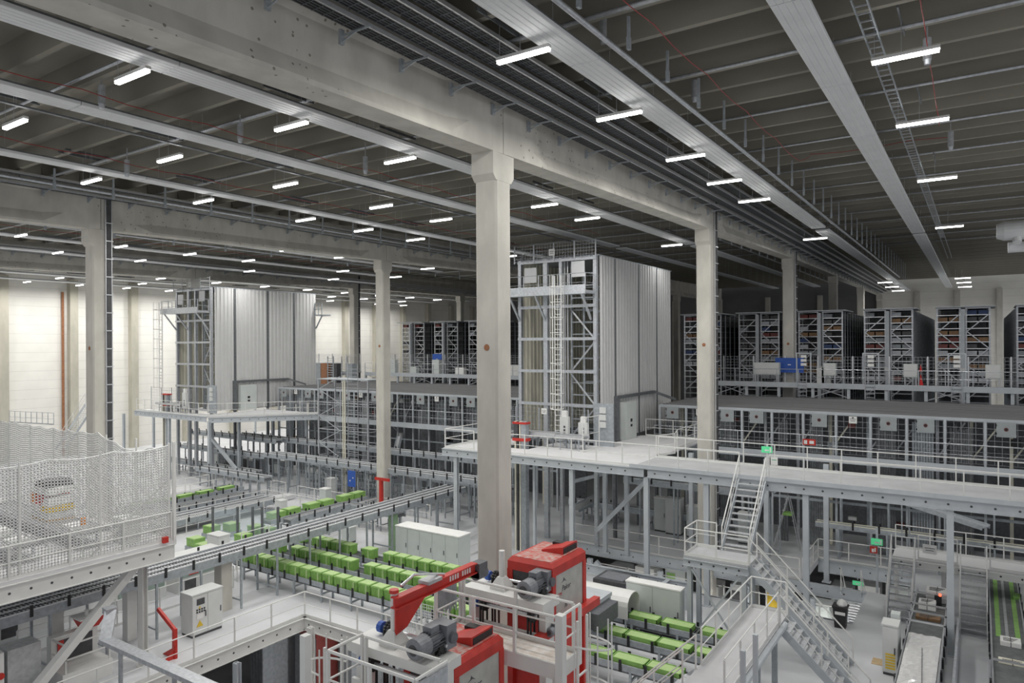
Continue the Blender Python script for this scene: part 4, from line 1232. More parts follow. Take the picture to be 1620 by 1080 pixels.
# ================================================================ conveyors
def long_conveyor(x0, x1, y0, y1, z, label, lanes=3, axis='y', leg=2.5, zf=L0, rail='alu', bed='belt_grey', name='roller_conveyor', clamp=1.25, depth=0.3):
    """long multi-lane roller conveyor on pairs of slim legs, with black clamps along the sides"""
    t = thing(name, label, 'conveyor', ((x0 + x1) / 2, (y0 + y1) / 2, zf))
    L = (y1 - y0) if axis == 'y' else (x1 - x0)
    W = (x1 - x0) if axis == 'y' else (y1 - y0)
    def B(b, u0, u1, s0, s1, za, zc):           # u along, s across
        if axis == 'y': b.box(x0 + s0, x0 + s1, y0 + u0, y0 + u1, za, zc)
        else: b.box(x0 + u0, x0 + u1, y0 + s0, y0 + s1, za, zc)
        return b
    w = W / lanes
    for s in (0, W - .05): B(MB(), 0, L, s, s + .05, z - depth, z + .06).build('side_frame', 'galv_dull', t)
    for i in range(lanes + 1):
        s = min(max(i * w - .03, 0), W - .06)
        B(MB(), 0, L, s, s + .06, z + .061, z + .10).build('guide_rail', rail, t)
    b = MB(); u = .08
    while u < L - .06:
        for i in range(lanes): B(b, u - .035, u + .035, i * w + .06, (i + 1) * w - .06, z - .06, z + .02)
        u += .14
    b.build('roller_bed', bed, t)
    B(MB(), 0, L, .08, W - .08, z - .22, z - .12).build('under_tray', 'dark_galv', t)
    n = max(1, round(L / leg)); first = None
    for i in range(n):
        u = L * (i + .5) / n
        if first is None:
            b = MB()
            for s in (.03, W - .03): B(b, u - .04, u + .04, s - .04, s + .04, zf, z - depth)
            B(b, u - .03, u + .03, 0, W, zf + .35, zf + .42); B(b, u - .03, u + .03, 0, W, z - depth - .06, z - depth)
            first = b.build('leg_frame', 'galv_dull', t); u0 = u
        else: same(first, t, (0, u - u0, 0) if axis == 'y' else (u - u0, 0, 0))
    n = min(48, max(1, round(L / clamp))); first = None
    for i in range(n):
        u = L * (i + .5) / n
        for side, s in ((0, -.04), (1, W + .0)):
            if first is None:
                f0 = B(MB(), u - .05, u + .05, s, s + .04, z - .16, z + .26).build('clamp', 'black', t); first = f0; u0, s0 = u, s
            else: same(first, t, (s - s0, u - u0, 0) if axis == 'y' else (u - u0, s - s0, 0))
    return t
long_conveyor(-30.0, -28.4, 7.0, 37.0, 1.9, 'long raised three-lane roller conveyor running diagonally across the left half', lanes=3, axis='y', leg=2.0, bed='alu', rail='panel_white')
long_conveyor(-51.0, -26.6, 38.1, 39.3, 2.2, 'raised roller conveyor crossing behind the end of the long three-lane conveyor', lanes=2, axis='x', leg=1.3, bed='alu', rail='panel_white')
long_conveyor(-60.0, -26.8, 41.6, 42.4, 2.9, 'raised narrow conveyor close before the middle mesh hall', lanes=1, axis='x', bed='alu', rail='panel_white', leg=1.8)
long_conveyor(-36.3, -27.2, 40.2, 41.0, 1.5, 'lower conveyor behind the raised crossing conveyor', lanes=1, axis='x')
for i, z in enumerate((0.4, 1.7, 2.9)):
    long_conveyor(-66.0, -52.5, 38.4 + (0, .9, 2.15)[i], 39.1 + (0, .9, 2.15)[i], z, '%s conveyor level from the floor under the deck of the left tower' % nth(i), lanes=1, axis='x', rail='panel_white', bed='alu')
long_conveyor(-47.8, -46.4, 22.0, 33.5, .1, 'floor-level three-lane conveyor left of the plexiglass fence', lanes=3, axis='y')
long_conveyor(-49.6, -48.6, 22.0, 34.5, .2, 'floor-level conveyor carrying the flat green trays behind the net', lanes=1, axis='y')
long_conveyor(-38.4, -37.5, 28.6, 37.0, .25, 'floor-level conveyor with green trays right of the plexiglass fence', lanes=1, axis='y')
# below the mezzanine
long_conveyor(-18.6, -9.8, 40.4, 41.1, 3.0, 'raised conveyor below the bright mezzanine deck', lanes=1, axis='x')
long_conveyor(-24.0, -12.0, 43.0, 43.6, .5, 'low conveyor deep below the mezzanine', lanes=1, axis='x')
long_conveyor(-7.8, 9.0, 43.5, 44.0, 2.9, 'upper raised conveyor with yellowish edge under the right walkway', lanes=1, axis='x', rail='cream', depth=.2)
long_conveyor(-7.8, 9.0, 42.7, 43.2, 1.2, 'lower raised conveyor under the right walkway', lanes=1, axis='x', rail='cream', depth=.2)
def incline(p, q, w, label, bed='alu', legs=(.15, .5, .85), zf=L0, side='galv_dull'):
    p, q = Vector(p), Vector(q)
    t = thing('belt_conveyor', label, 'conveyor', ((p.x + q.x) / 2, (p.y + q.y) / 2, zf))
    MB().bar(p, q, w, .05).build('belt', bed, t)
    d = (q - p).normalized(); s = d.cross(Vector((0, 0, 1))).normalized() * (w / 2 + .03)
    for k in (-1, 1): MB().bar(p + s * k, q + s * k, .05, .2).build('side_frame', side, t)
    for f in legs:
        c = p.lerp(q, f); b = MB()
        for k in (-1, 1): b.bar((c + s * k).to_tuple()[:2] + (zf,), c + s * k, .06, .06)
        b.bar((c - s).to_tuple()[:2] + (zf + .5,), (c + s).to_tuple()[:2] + (zf + .5,), .05, .05)
        b.build('leg_frame', 'galv_dull', t)
    return t
incline(gz(907, 806, .3), gz(950, 785, .8), .9, 'bright inclined belt conveyor below the mezzanine left of the stairs')
incline(gy(905, 762, 41.6), gy(975, 744, 41.8), .6, 'upper shiny belt conveyor just under the mezzanine deck', legs=(.97,))
incline(gy(1215, 776, 40.6), gy(1236, 764, 41.4), .7, 'short shiny chute just right of the upper stair flight', legs=(.5,))
incline(gy(1420, 789, 42), gy(1560, 834, 40), .6, 'grey conveyor sloping down to the right behind the walkway columns', bed='galv', legs=(.1, .6))
incline(gy(625, 720, 42.7), gy(632, 690, 43.1), .55, 'shiny metal chute beside the column at the middle mesh hall', legs=(.2,))

# ---- green crates on three parallel conveyors
LANES = [(22.9, 'nearest', -32.2, -7.2), (24.9, 'middle', -33.0, -6.8), (26.8, 'farthest', -33.5, -7.0)]
for y, nm, xa, xb in LANES:
    long_conveyor(xa - .6, xb, y - .38, y + .38, .12, 'crate conveyor on the floor, the %s of the three with green crates' % nm, lanes=1, axis='x', leg=2.0, bed='belt', rail='galv_dull', clamp=.95, depth=.12)
cr = None
def crate_parts(t, x, y, z, h=.50, low=False):
    a, c = .36, .28
    b = MB().box(x - a + .02, x + a - .02, y - c + .02, y + c - .02, z, z + h - .05)
    b.box(x - a, x + a, y - c, y + c, z + h - .06, z + h)
    for i in range(7):
        xx = x - a + .05 + i * .095
        b.box(xx, xx + .035, y - c, y - c + .021, z + .02, z + h - .06)
    for i in range(5):
        yy = y - c + .06 + i * .10
        b.box(x + a - .021, x + a, yy, yy + .04, z + .02, z + h - .06)
    sh = b.build('crate_shell', 'green', t)
    MB().box(x - a + .04, x + a - .04, y - c + .04, y + c - .04, z + h + .001, z + h + .02).build('lid', 'green_light', t)
    MB().box(x + .10, x + .20, y - c - .012, y - c - .001, z + .02, z + h - .03).build('label_strip', 'green_light', sh)
crate_master = None
rnd = random.Random(21)
for li, (y, nm, xa, xb) in enumerate(LANES):
    xs = []
    x = xa + .2
    while x < -16.8 + li * .6:
        xs.append(x)
        x += .80 if rnd.random() < .86 else 1.55
    for i, x in enumerate(xs):
        lab = '%s tall green crate from the left on the %s crate conveyor' % (nth(i), nm)
        g = 'green crates on the %s crate conveyor' % nm
        if crate_master is None:
            crate_master = thing('plastic_crate', lab, 'crate', (x, y, .145), g)
            crate_parts(crate_master, x, y, .145); settle(crate_master)
        else: dup(crate_master, (x, y, .145), lab, g)
# shallow trays farther along and on the other lanes
tray_master = None
def tray(x, y, z, lab, grp, along='x'):
    global tray_master
    key = along
    t = thing('plastic_tray', lab, 'crate', (x, y, z), grp)
    a, c = (.62, .28) if along == 'x' else (.28, .62)
    b = MB().box(x - a, x + a, y - c, y - c + .03, z, z + .22).box(x - a, x + a, y + c - .03, y + c, z, z + .22)
    b.box(x - a, x - a + .03, y - c, y + c, z, z + .22).box(x + a - .03, x + a, y - c, y + c, z, z + .22).box(x - a, x + a, y - c, y + c, z, z + .03)
    b.build('tray_shell', 'green', t)
    MB().box(x - a + .04, x + a - .04, y - c + .04, y + c - .04, z + .16, z + .20).build('contents', 'green_light', t)
for i, x in enumerate((-11.4, -10.0, -8.4)):
    tray(x, 26.8, .145, '%s flat green tray from the left on the farthest crate conveyor near the footbridge' % nth(i), 'flat trays on the farthest crate conveyor')
for i, x in enumerate((-12.0, -10.7, -9.4, -8.0)):
    tray(x, 24.9, .145, '%s flat green tray from the left on the middle crate conveyor near the footbridge' % nth(i), 'flat trays on the middle crate conveyor')
for i, x in enumerate((-11.6, -10.3, -9.0)):
    tray(x, 22.9, .145, '%s flat green tray from the left on the nearest crate conveyor near the footbridge' % nth(i), 'flat trays on the nearest crate conveyor')
for i, y in enumerate((26.5, 28.0, 29.8, 31.4, 33.2)):
    tray(-49.1, y, .23, '%s green tray from the front on the conveyor behind the net' % nth(i), 'green trays behind the net', 'y')
for i, y in enumerate((29.3, 30.5, 32.2, 33.4, 35.2, 36.4)):
    t = thing('plastic_crate', '%s green crate from the front on the conveyor right of the plexiglass fence' % nth(i), 'crate', (-37.95, y, .28), 'crates right of the plexiglass fence')
    MB().box(-38.3, -37.6, y - .5, y + .5, .28, .68).box(-38.32, -37.58, y - .52, y + .52, .62, .69).build('crate_shell', 'green', t)
    MB().box(-38.26, -37.64, y - .46, y + .46, .691, .71).build('lid', 'green_light', t)
for i, (px, py) in enumerate(((310, 862), (323, 872), (335, 842), (366, 838), (385, 856), (405, 842), (423, 846))):
    p = gz(px, py, -.4)
    t = thing('plastic_crate', '%s green crate from the left in the cluster round the plexiglass fence' % nth(i), 'crate', (p.x, p.y, -.4), 'crates round the plexiglass fence')
    MB().box(p.x - .4, p.x + .4, p.y - .35, p.y + .35, -.4, .05).box(p.x - .42, p.x + .42, p.y - .37, p.y + .37, 0, .06).build('crate_shell', 'green', t)
    MB().box(p.x - .36, p.x + .36, p.y - .31, p.y + .31, .061, .08).build('lid', 'green_light', t)
    MB().box(p.x - .5, p.x + .5, p.y - .4, p.y + .4, L0, -.402).build('stand', 'galv_dull', t)
# plexiglass fence
pts = [gz(px, 858, L0) for px in (337, 376, 400, 415, 440)]
t = thing('plexiglass_fence', 'tall plexiglass fence on dark posts round the green crate transfer', 'fence', pts[0])
for p in pts: MB().box(p.x - .06, p.x + .06, p.y - .06, p.y + .06, L0, L0 + 2.2).build('post', 'dark_galv', t)
for p, q in zip(pts[:-1], pts[1:]):
    MB().bar(p + Vector((0, 0, 1.1)), q + Vector((0, 0, 1.1)), .012, 1.9).build('pane', 'plexi', t)

# ---- railings and bits in the middle distance
railing([(-45.5, 23.5, L0), (-45.5, 34.2, L0), (-39.6, 34.2, L0)], 'white railing left of the green tray conveyor in the middle distance', step=2)
railing([(-36.2, 25.5, L0), (-36.2, 37.0, L0), (-31.5, 37.0, L0)], 'white railing right of the green tray conveyor in the middle distance', step=2)
railing([(-52.5, 24.0, L0), (-52.5, 36.5, L0)], 'white railing beside the trays behind the net', step=2)
railing([(-44.6, 36.5, L0), (-38.9, 36.5, L0)], 'white railing in front of the blue door panel', step=1.8)
railing([(-66, 37.2, L0), (-57, 37.2, L0)], 'white railing on the floor under the deck of the left tower', step=1.8)
railing([(-27.2, 31.0, L0), (-24.4, 31.0, L0), (-24.4, 33.0, L0)], 'short white railing behind the large grey-white cabinets', step=1.4)
FY = 37.2
p = gy(557, 757, FY)
t = thing('door_panel', 'bright blue door panel in the wire fence under the crossing conveyor', 'panel', (p.x, FY, L0))
MB().box(p.x - .42, p.x + .42, FY - .05, FY, p.z - .6, p.z + .6).build('panel', 'blue', t)
b = MB()
for dx in (-.46, .42): b.box(p.x + dx, p.x + dx + .05, FY - .06, FY + .01, L0, p.z + .7)
b.build('frame', 'dark_galv', t)
MB().box(p.x + .1, p.x + .2, FY - .07, FY - .051, p.z + .05, p.z + .12).box(p.x - .2, p.x - .12, FY - .07, FY - .051, p.z - .2, p.z - .1).build('handle', 'paper', t)
mesh_fence((-49, FY), (p.x - .6, FY), L0, 2.2, 'grey wire fence left of the blue door panel', cell=.3, step=1.2, m='galv_dull')
mesh_fence((p.x + .6, FY), (-32, FY), L0, 2.2, 'grey wire fence right of the blue door panel', cell=.3, step=1.2, m='galv_dull')
def cabinet(x0, x1, y0, y1, z0, z1, label, m='cabinet', doors=2, face='y', plinth=True, extra=None, name='control_cabinet'):
    t = thing(name, label, 'cabinet', ((x0 + x1) / 2, (y0 + y1) / 2, z0))
    zp = z0 + (.1 if plinth else 0)
    MB().box(x0, x1, y0, y1, zp, z1 - .06).build('body', m, t)
    MB().box(x0 - .03, x1 + .03, y0 - .03, y1 + .03, z1 - .06, z1).build('top_cover', 'paper' if m == 'cabinet_green' else m, t)
    if plinth: MB().box(x0 + .02, x1 - .02, y0 + .02, y1 - .02, z0, zp).build('plinth', 'dark', t)
    for i in range(doors):
        if face == 'y':
            a, c = x0 + (x1 - x0) * i / doors, x0 + (x1 - x0) * (i + 1) / doors
            dr = MB().box(a + .015, c - .015, y0 - .025, y0 - .001, zp + .03, z1 - .09).build('door', m, t)
            MB().box(c - .12, c - .08, y0 - .045, y0 - .026, (z0 + z1) / 2 - .12, (z0 + z1) / 2 + .12).build('handle', 'dark', dr)
        else:
            a, c = y0 + (y1 - y0) * i / doors, y0 + (y1 - y0) * (i + 1) / doors
            dr = MB().box(x1 + .001, x1 + .025, a + .015, c - .015, zp + .03, z1 - .09).build('door', m, t)
            MB().box(x1 + .026, x1 + .045, c - .12, c - .08, (z0 + z1) / 2 - .12, (z0 + z1) / 2 + .12).build('handle', 'dark', dr)
    return t
cabinet(-27.4, -22.9, 29.2, 30.2, L0, 1.3, 'long row of pale grey cabinets behind the green crates', m='cabinet_green', doors=5)
c = cabinet(-28.0, -27.2, 16.8, 18.2, L0, 1.1, 'white control cabinet with screen and yellow warning triangle under the long conveyor', face='x')
MB().box(-27.174, -27.16, 17.0, 17.35, .62, .88).build('screen', 'dark', c)
b = MB()
for i in range(4):
    for j in range(2): b.box(-27.174, -27.155, 16.98 + i * .11, 17.04 + i * .11, .30 + j * .1, .36 + j * .1)
b.build('buttons', 'black', c)
MB().prism([(16.98, -.28), (17.28, -.28), (17.13, -.02)], 'x', -27.174, -27.16).build('warning_triangle', 'yellow', c)
MB().box(-27.174, -27.16, 17.0, 17.3, .04, .24).build('notice', 'paper', c)
MB().prism([(17.08, .48), (17.18, .48), (17.13, .58)], 'x', -27.174, -27.16).build('small_triangle', 'yellow', c)
cabinet(-12.6, -10.2, 27.6, 28.1, L0, 1.35, 'wide low green-grey cabinet beside the crate conveyors before the landing', m='cabinet_green', doors=2)
cabinet(-6.4, -4.4, 21.2, 22.0, L0, .75, 'pale grey low cabinet right of the footbridge', doors=1, m='cabinet_green')
cabinet(-4.9, -3.0, 19.6, 20.6, L0, .45, 'pale low double cabinet at the bottom edge right of the footbridge', doors=2, m='cabinet_green')
q = gz(347, 884, L0)
cabinet(q.x - .6, q.x + .5, q.y - .35, q.y + .35, L0, .75, 'small white cabinet among the green crates left of the long conveyor', doors=1)
q = gz(524, 792, L0)
cabinet(q.x - .35, q.x + .35, q.y - .3, q.y + .3, L0, 1.1, 'slim white cabinet left of the blue door panel', doors=1)
for i, (px, w, h) in enumerate(((1068, 1.0, 2.3), (1098, .7, 2.0), (1180, .9, 1.9), (1045, .8, 2.2))):
    q = gy(px, 800, 43)
    cabinet(q.x - w / 2, q.x + w / 2, 42.6 if i < 2 else 42.9, 43.2 if i < 2 else 43.4, L0, L0 + h, '%s tall grey cabinet deep below the mezzanine behind the stairs' % nth([1, 2, 3, 0][i]), doors=1, m='cabinet_green' if i else 'cabinet')
t = thing('green_pillar', 'green steel pillar under the long three-lane conveyor', 'pillar', (-28.9, 30.6, L0))
MB().box(-29.1, -28.7, 30.4, 30.8, L0, 1.55).build('shaft', 'green_column', t); MB().box(-29.25, -28.55, 30.3, 30.9, 1.5, 1.58).build('head', 'galv_dull', t)
MB().box(-29.3, -28.75, 19.2, 19.75, L0, 1.5).build('beige_pillar', 'concrete', label='short beige concrete pillar under the long three-lane conveyor', cat='pillar')
for i, y in enumerate((12.4, 15.2)):
    MB().box(-29.6, -29.2, y, y + .4, L0, 1.5).build('beige_pillar', 'white_steel', label='%s pale pillar from the front under the long three-lane conveyor' % nth(i), cat='pillar')
t = thing('red_support', 'red steel upright under the crossing conveyor', 'support', (gy(603, 760, 36.6).x, 36.6, L0))
x = gy(603, 760, 36.6).x
MB().box(x - .12, x + .12, 36.5, 36.7, L0, 1.8).build('upright', 'red', t); MB().box(x - .5, x + .9, 36.45, 36.55, 1.75, 1.95).build('cross_piece', 'red', t)
# scaffold tower
def lattice(x0, x1, y0, y1, z0, z1, label):
    t = thing('lattice_tower', label, 'lattice tower', ((x0 + x1) / 2, (y0 + y1) / 2, z0))
    for x in (x0, x1):
        for y in (y0, y1): MB().box(x - .05, x + .05, y - .05, y + .05, z0, z1).build('upright', 'galv', t)
    b = MB(); z = z0 + .8; f = 0
    while z < z1 - .5:
        for y in (y0, y1): b.box(x0, x1, y - .03, y + .03, z, z + .06)
        for x in (x0, x1): b.box(x - .03, x + .03, y0, y1, z, z + .06)
        p, q = ((x0, y0, z), (x0 + (x1 - x0) * .45, y0, z + 1.1)) if f else ((x0, y0, z + 1.1), (x0 + (x1 - x0) * .45, y0, z))
        b.bar(p, q, .05, .04, up=(0, 1, 0)); f = 1 - f; z += 1.1
    b.build('lattice', 'galv', t)
    b = MB()
    for s in (.62, .82): b.box(x0 + (x1 - x0) * s - .02, x0 + (x1 - x0) * s + .02, y0 - .1, y0 - .06, z0, z1 + 1.4)
    z = z0 + .3
    while z < z1 + 1.2: b.box(x0 + (x1 - x0) * .62, x0 + (x1 - x0) * .82, y0 - .1, y0 - .06, z, z + .03); z += .3
    b.build('ladder', 'galv', t)
    for s in (.50, .54): MB().box(x0 + (x1 - x0) * s, x0 + (x1 - x0) * s + .07, y0 - .04, y0 + .04, z0, z1).build('cream_post', 'cream', t)
    MB().box(x0 - .1, x1 + .1, y0 - .1, y1 + .1, z1, z1 + .08).build('top_plate', 'galv_dull', t)
    return t
pa, pb = gy(510, 640, 40.0), gy(588, 640, 40.0)
lattice(pa.x, pb.x, 39.6, 41.4, L0, 8.6, 'tall galvanised lattice tower with ladder before the middle mesh hall')
# stair in front of the left column, rising to the right
x0 = gy(90, 670, 34).x
stair(gy(134, 622, 35.5).x + 1.2, 35.5, 5.7, (-1, 0), 5.2, 1.0, 'grey staircase rising to the right behind the left column', m='grey_steel', run=6.4)
railing([gz(15, 668, 4.2), gz(85, 672, 4.2)], 'thin railing before the white wall above the net at the left', m='galv', step=.8)
# step ladder, bin, bits on the floor at the right
q = gz(1250, 868, L0)
t = thing('step_ladder', 'tall aluminium step ladder standing behind the mezzanine column', 'ladder', (q.x, q.y, L0))
b = MB()
for s in (-.25, .25): b.bar((q.x - .9, q.y + s, L0), (q.x - .1, q.y + s * .7, L0 + 3.1), .06, .05)
for i in range(9):
    f = i / 9; b.bar((q.x - .9 + .8 * f, q.y - .25, L0 + 3.1 * f + .2), (q.x - .9 + .8 * f, q.y + .25, L0 + 3.1 * f + .2), .06, .03)
b.build('step_side', 'alu', t)
b = MB()
for s in (-.25, .25): b.bar((q.x + .6, q.y + s, L0), (q.x - .05, q.y + s * .7, L0 + 3.1), .05, .04)
for z in (.8, 1.7): b.bar((q.x + .45 - z * .17, q.y - .25, L0 + z), (q.x + .45 - z * .17, q.y + .25, L0 + z), .03, .03)
b.build('rear_side', 'alu', t)
MB().box(q.x - .35, q.x + .15, q.y - .25, q.y + .25, L0 + 2.0, L0 + 2.15).build('green_tray', 'green', t)
q = gz(1330, 991, L0)
t = thing('waste_bin', 'black waste bin with a white bag on the open floor at the right', 'bin', (q.x, q.y, L0))
MB().loft([[(q.x + sx * w, q.y + sy * w, L0 + z) for sx, sy in ((-1, -1), (1, -1), (1, 1), (-1, 1))] for z, w in ((0, .21), (.85, .27))]).build('body', 'black', t)
MB().box(q.x - .3, q.x + .3, q.y - .3, q.y + .3, L0 + .85, L0 + .92).build('rim', 'black', t)
MB().box(q.x - .18, q.x + .22, q.y - .32, q.y - .29, L0 + .60, L0 + .72).build('label', 'paper', t)
MB().loft([[(q.x + .05 + w * math.cos(a) * (1 + .2 * math.sin(3 * a)), q.y + w * math.sin(a), L0 + z) for a in [2 * math.pi * i / 10 for i in range(10)]] for z, w in ((.86, .18), (.98, .21), (1.10, .15), (1.18, .05))]).build('bag', 'paper', t)
q = gz(1412, 1064, L0)
c = cabinet(q.x - .3, q.x + .2, q.y - .3, q.y + .4, L0, 1.15, 'tall white cabinet with relays beside the foil-covered belt', doors=1)
b = MB()
for i in range(6): b.box(q.x - .2, q.x + .12, q.y - .335, q.y - .326, L0 + .25 + .1 * i, L0 + .31 + .1 * i)
b.build('relay_row', 'yellow', c)
MB().box(q.x - .1, q.x + .2, q.y + .5, q.y + .9, L0, 1.3).build('grey_box', 'cabinet_green', label='second grey box behind the tall white cabinet with relays', cat='cabinet')
MB().box(q.x - .75, q.x - .35, q.y + .4, q.y + 1.0, L0, L0 + .02).build('floor_mat', 'wood', label='beige flat board lying on the floor beside the tall white cabinet', cat='board')

# ---- belts with printed goods at the right
def belt_line(x0, x1, y0, y1, z, label, bed, m='galv'):
    t = thing('belt_conveyor', label, 'conveyor', ((x0 + x1) / 2, (y0 + y1) / 2, L0))
    MB().box(x0 + .05, x1 - .05, y0, y1, z - .04, z).build('belt', bed, t)
    for x in (x0, x1 - .05): MB().box(x, x + .05, y0, y1, z - .16, z + .10).build('side_rail', 'alu', t)
    MB().box(x0 + .06, x1 - .06, y0, y1, z - .3, z - .17).build('under_pan', 'dark_galv', t)
    y = y0 + .6
    while y < y1:
        b = MB()
        for x in (x0 + .04, x1 - .04): b.box(x - .04, x + .04, y - .04, y + .04, L0, z - .16)
        b.build('leg_pair', 'galv_dull', t); y += 2.2
    y = y0 + 1.0
    while y < y1:
        for x in (x0 - .07, x1 + .01): MB().box(x, x + .06, y - .10, y + .10, z - .3, z + .02).build('drive_unit', 'black', t)
        y += 1.1
    return t
belt_line(-2.35, -1.15, 20.0, 36.0, .35, 'belt conveyor with printed goods left of the middle white stair', 'belt')
belt_line(.3, 1.4, 20.0, 42.0, .45, 'dark belt conveyor with green stripes near the right edge', 'belt')
t = thing('foil_cover', 'silvery wrinkled foil cover on the belt conveyor at the bottom right', 'cover', (-1.75, 25.5, .45))
b = MB(); rnd = random.Random(2)
n, k = 70, 10
for i in range(n + 1):
    for j in range(k + 1):
        b.v.append((-2.28 + 1.06 * j / k, 20.2 + 10.2 * i / n, .47 + rnd.uniform(-.022, .022) + (.0 if 0 < j < k else -.03)))
for i in range(n):
    for j in range(k):
        a = i * (k + 1) + j; b.f.append((a, a + 1, a + k + 2, a + k + 1))
b.build('foil', 'foil', t)
MB().box(-1.149, -1.142, 20.2, 30.4, -.5, .44).build('side_panel', 'panel_white', t)
MB().bar((-1.75, 29.0, .5), (-1.45, 23.5, .5), .02, .02).build('cord', 'dark', t)
for i in range(4):
    b = MB()
    y = (31.0, 32.1, 33.1, 34.6)[i]
    for s in (-.62, .62): b.box(-1.75 + s - .03, -1.75 + s + .03, y - .03, y + .03, L0, .75)
    b.box(-2.4, -1.1, y - .03, y + .03, .70, .76)
    b.build('guide_frame', 'alu', label='%s silver guide frame from the front over the belt with printed goods' % nth(i), cat='frame', group='guide frames over the printed goods belt')
def bundle(x, y, z, w, l, h, label, cov='paper', grp='printed bundles on the belts'):
    t = thing('magazine_bundle', label, 'bundle', (x, y, z), grp)
    b = MB(); n = 5
    for i in range(n): b.box(x - w / 2 + .01 * (i % 2), x + w / 2 - .01 * (i % 3), y - l / 2, y + l / 2, z + h * i / n, z + h * (i + .92) / n)
    b.build('pages', cov, t)
    b = MB()
    for k in range(4): b.box(x - w * .36, x + w * (.1 + .08 * k), y - l * .30 + k * l * .16, y - l * .24 + k * l * .16, z + h * .99 - .002, z + h + .004)
    b.build('print', 'dark', t)
    MB().box(x - .01, x + .01, y - l / 2 - .004, y + l / 2 + .004, z, z + h + .003).build('strap', 'black', t)
bundle(-1.85, 33.9, .36, .62, .55, .30, 'small bundle of printed sheets behind the guide frames on the left belt')
bundle(-1.55, 35.2, .36, .8, .8, .45, 'large bundle of printed sheets with red lamp under the white bridge')
bundle(-1.75, 32.6, .36, .85, .5, .10, 'thin reddish-brown bundle between the guide frames on the left belt', cov='tote_brown')
bundle(.9, 31.2, .46, .62, .6, .16, 'white printed bundle on the dark belt with green stripes')
bundle(.9, 29.4, .46, .8, .45, .05, 'flat beige sheet on the dark belt with green stripes', cov='cream')
t = thing('signal_lamp', 'small glowing red lamp on a dark reader beside the large printed bundle', 'lamp', (-1.3, 34.6, .46))
MB().box(-1.62, -1.36, 34.45, 34.6, .36, .75).build('reader', 'black', t); MB().tube((-1.42, 34.5, .75), (-1.42, 34.5, .85), .05, 8).build('lens', 'lamp_red', t)
for i, y in enumerate((22.3, 25.8, 28.6)):
    b = MB()
    for s in (-.6, .6): b.box(.85 + s - .03, .85 + s + .03, y - .03, y + .03, L0, .8)
    b.box(.23, 1.47, y - .03, y + .03, .74, .80)
    b.build('guide_frame', 'alu', label='%s silver guide frame from the front over the dark right belt' % nth(i), cat='frame', group='guide frames over the dark right belt')
for i, x in enumerate((.47, .77, 1.07)):
    MB().box(x, x + .16 if i != 1 else x + .1, 31.8, 41.8, .452, .462).build('belt_strip', ('green', 'belt_grey', 'green')[i], label='%s strip from the left running along the dark right belt' % ('narrow green', 'grey', 'wider green')[i], cat='strip')
q = gz(1608, 1055, L0)
cabinet(q.x + .35, q.x + 1.1, q.y, q.y + .5, L0, .6, 'small grey cabinet beside the dark belt at the right edge', doors=1, m='cabinet_green')
q = gz(1610, 992, L0)
MB().box(q.x - .15, q.x + .1, q.y, q.y + .5, L0, .6).build('green_post', 'green', label='short green post at the right edge beside the dark belt', cat='post')
MB().box(-.78, -.70, 24.0, 33.0, L0, .45).build('low_partition', 'galv', label='low grey partition between the two belts at the bottom right', cat='partition')
# signs round the right-hand stairs
def exit_sign(c, label, axis='y', w=.62, h=.30):
    x, y, z = c
    t = thing('exit_sign', label, 'sign', c)
    pn = MB().box(x - w / 2, x + w / 2, y, y + .05, z, z + h).build('panel', 'sign_lit', t)
    b = MB()
    b.prism([(x - .22 * w, z + h * .4), (x - .05 * w, z + h * .15), (x - .05 * w, z + h * .3), (x + .2 * w, z + h * .3), (x + .2 * w, z + h * .5), (x - .05 * w, z + h * .5), (x - .05 * w, z + h * .65)], 'y', y - .012, y - .002)
    b.box(x + .28 * w, x + .42 * w, y - .012, y - .002, z + h * .12, z + h * .88)
    b.build('symbol', 'paper', pn)
    return t
p = gy(1387, 862, 38.0)
exit_sign((p.x, 38.0, p.z), 'lit green exit sign on the post left of the white bridge', w=.5)
MB().box(p.x - .05, p.x + .05, 38.06, 38.14, L0, p.z + .8).build('sign_post', 'grey_steel', label='grey post carrying the exit sign left of the white bridge', cat='post')
t = thing('fire_sign', 'red fire point sign just below the lit exit sign', 'sign', (p.x - .1, 38.0, p.z - .5))
MB().box(p.x - .30, p.x + .02, 38.0, 38.04, p.z - .42, p.z - .08).build('plate', 'red', t); MB().box(p.x - .22, p.x - .12, 37.985, 37.999, p.z - .36, p.z - .2).box(p.x - .1, p.x - .04, 37.985, 37.999, p.z - .34, p.z - .14).build('symbol', 'paper', t)
p = gy(1357, 926, 40.0)
exit_sign((p.x, 40.0, p.z), 'green exit sign hanging in the floor opening beside the right-hand stairs', w=.5, h=.22)
MB().box(p.x - .02, p.x + .02, 40.0, 40.04, p.z + .3, L0 + .1).build('sign_rod', 'galv', label='thin rod holding the exit sign in the floor opening', cat='rod')
p = gy(1213, 716, 35.2)
exit_sign((p.x, 35.2, p.z), 'green exit sign on the rear railing at the head of the upper stair flight', w=.5)
MB().box(p.x - .03, p.x + .03, 35.26, 35.32, MZ, p.z + .4).build('sign_post', 'white_steel', label='thin white post carrying the exit sign behind the upper stair flight', cat='post')
p = gy(1280, 704, 43.2)
t = thing('fire_sign', 'red fire sign with white symbol on the gangway of the right mesh hall', 'sign', (p.x, 43.2, p.z))
MB().box(p.x - .35, p.x + .35, 43.2, 43.24, p.z, p.z + .35).build('plate', 'red', t); MB().box(p.x - .28, p.x - .1, 43.185, 43.199, p.z + .06, p.z + .28).box(p.x + .02, p.x + .26, 43.185, 43.199, p.z + .08, p.z + .26).build('symbol', 'paper', t)
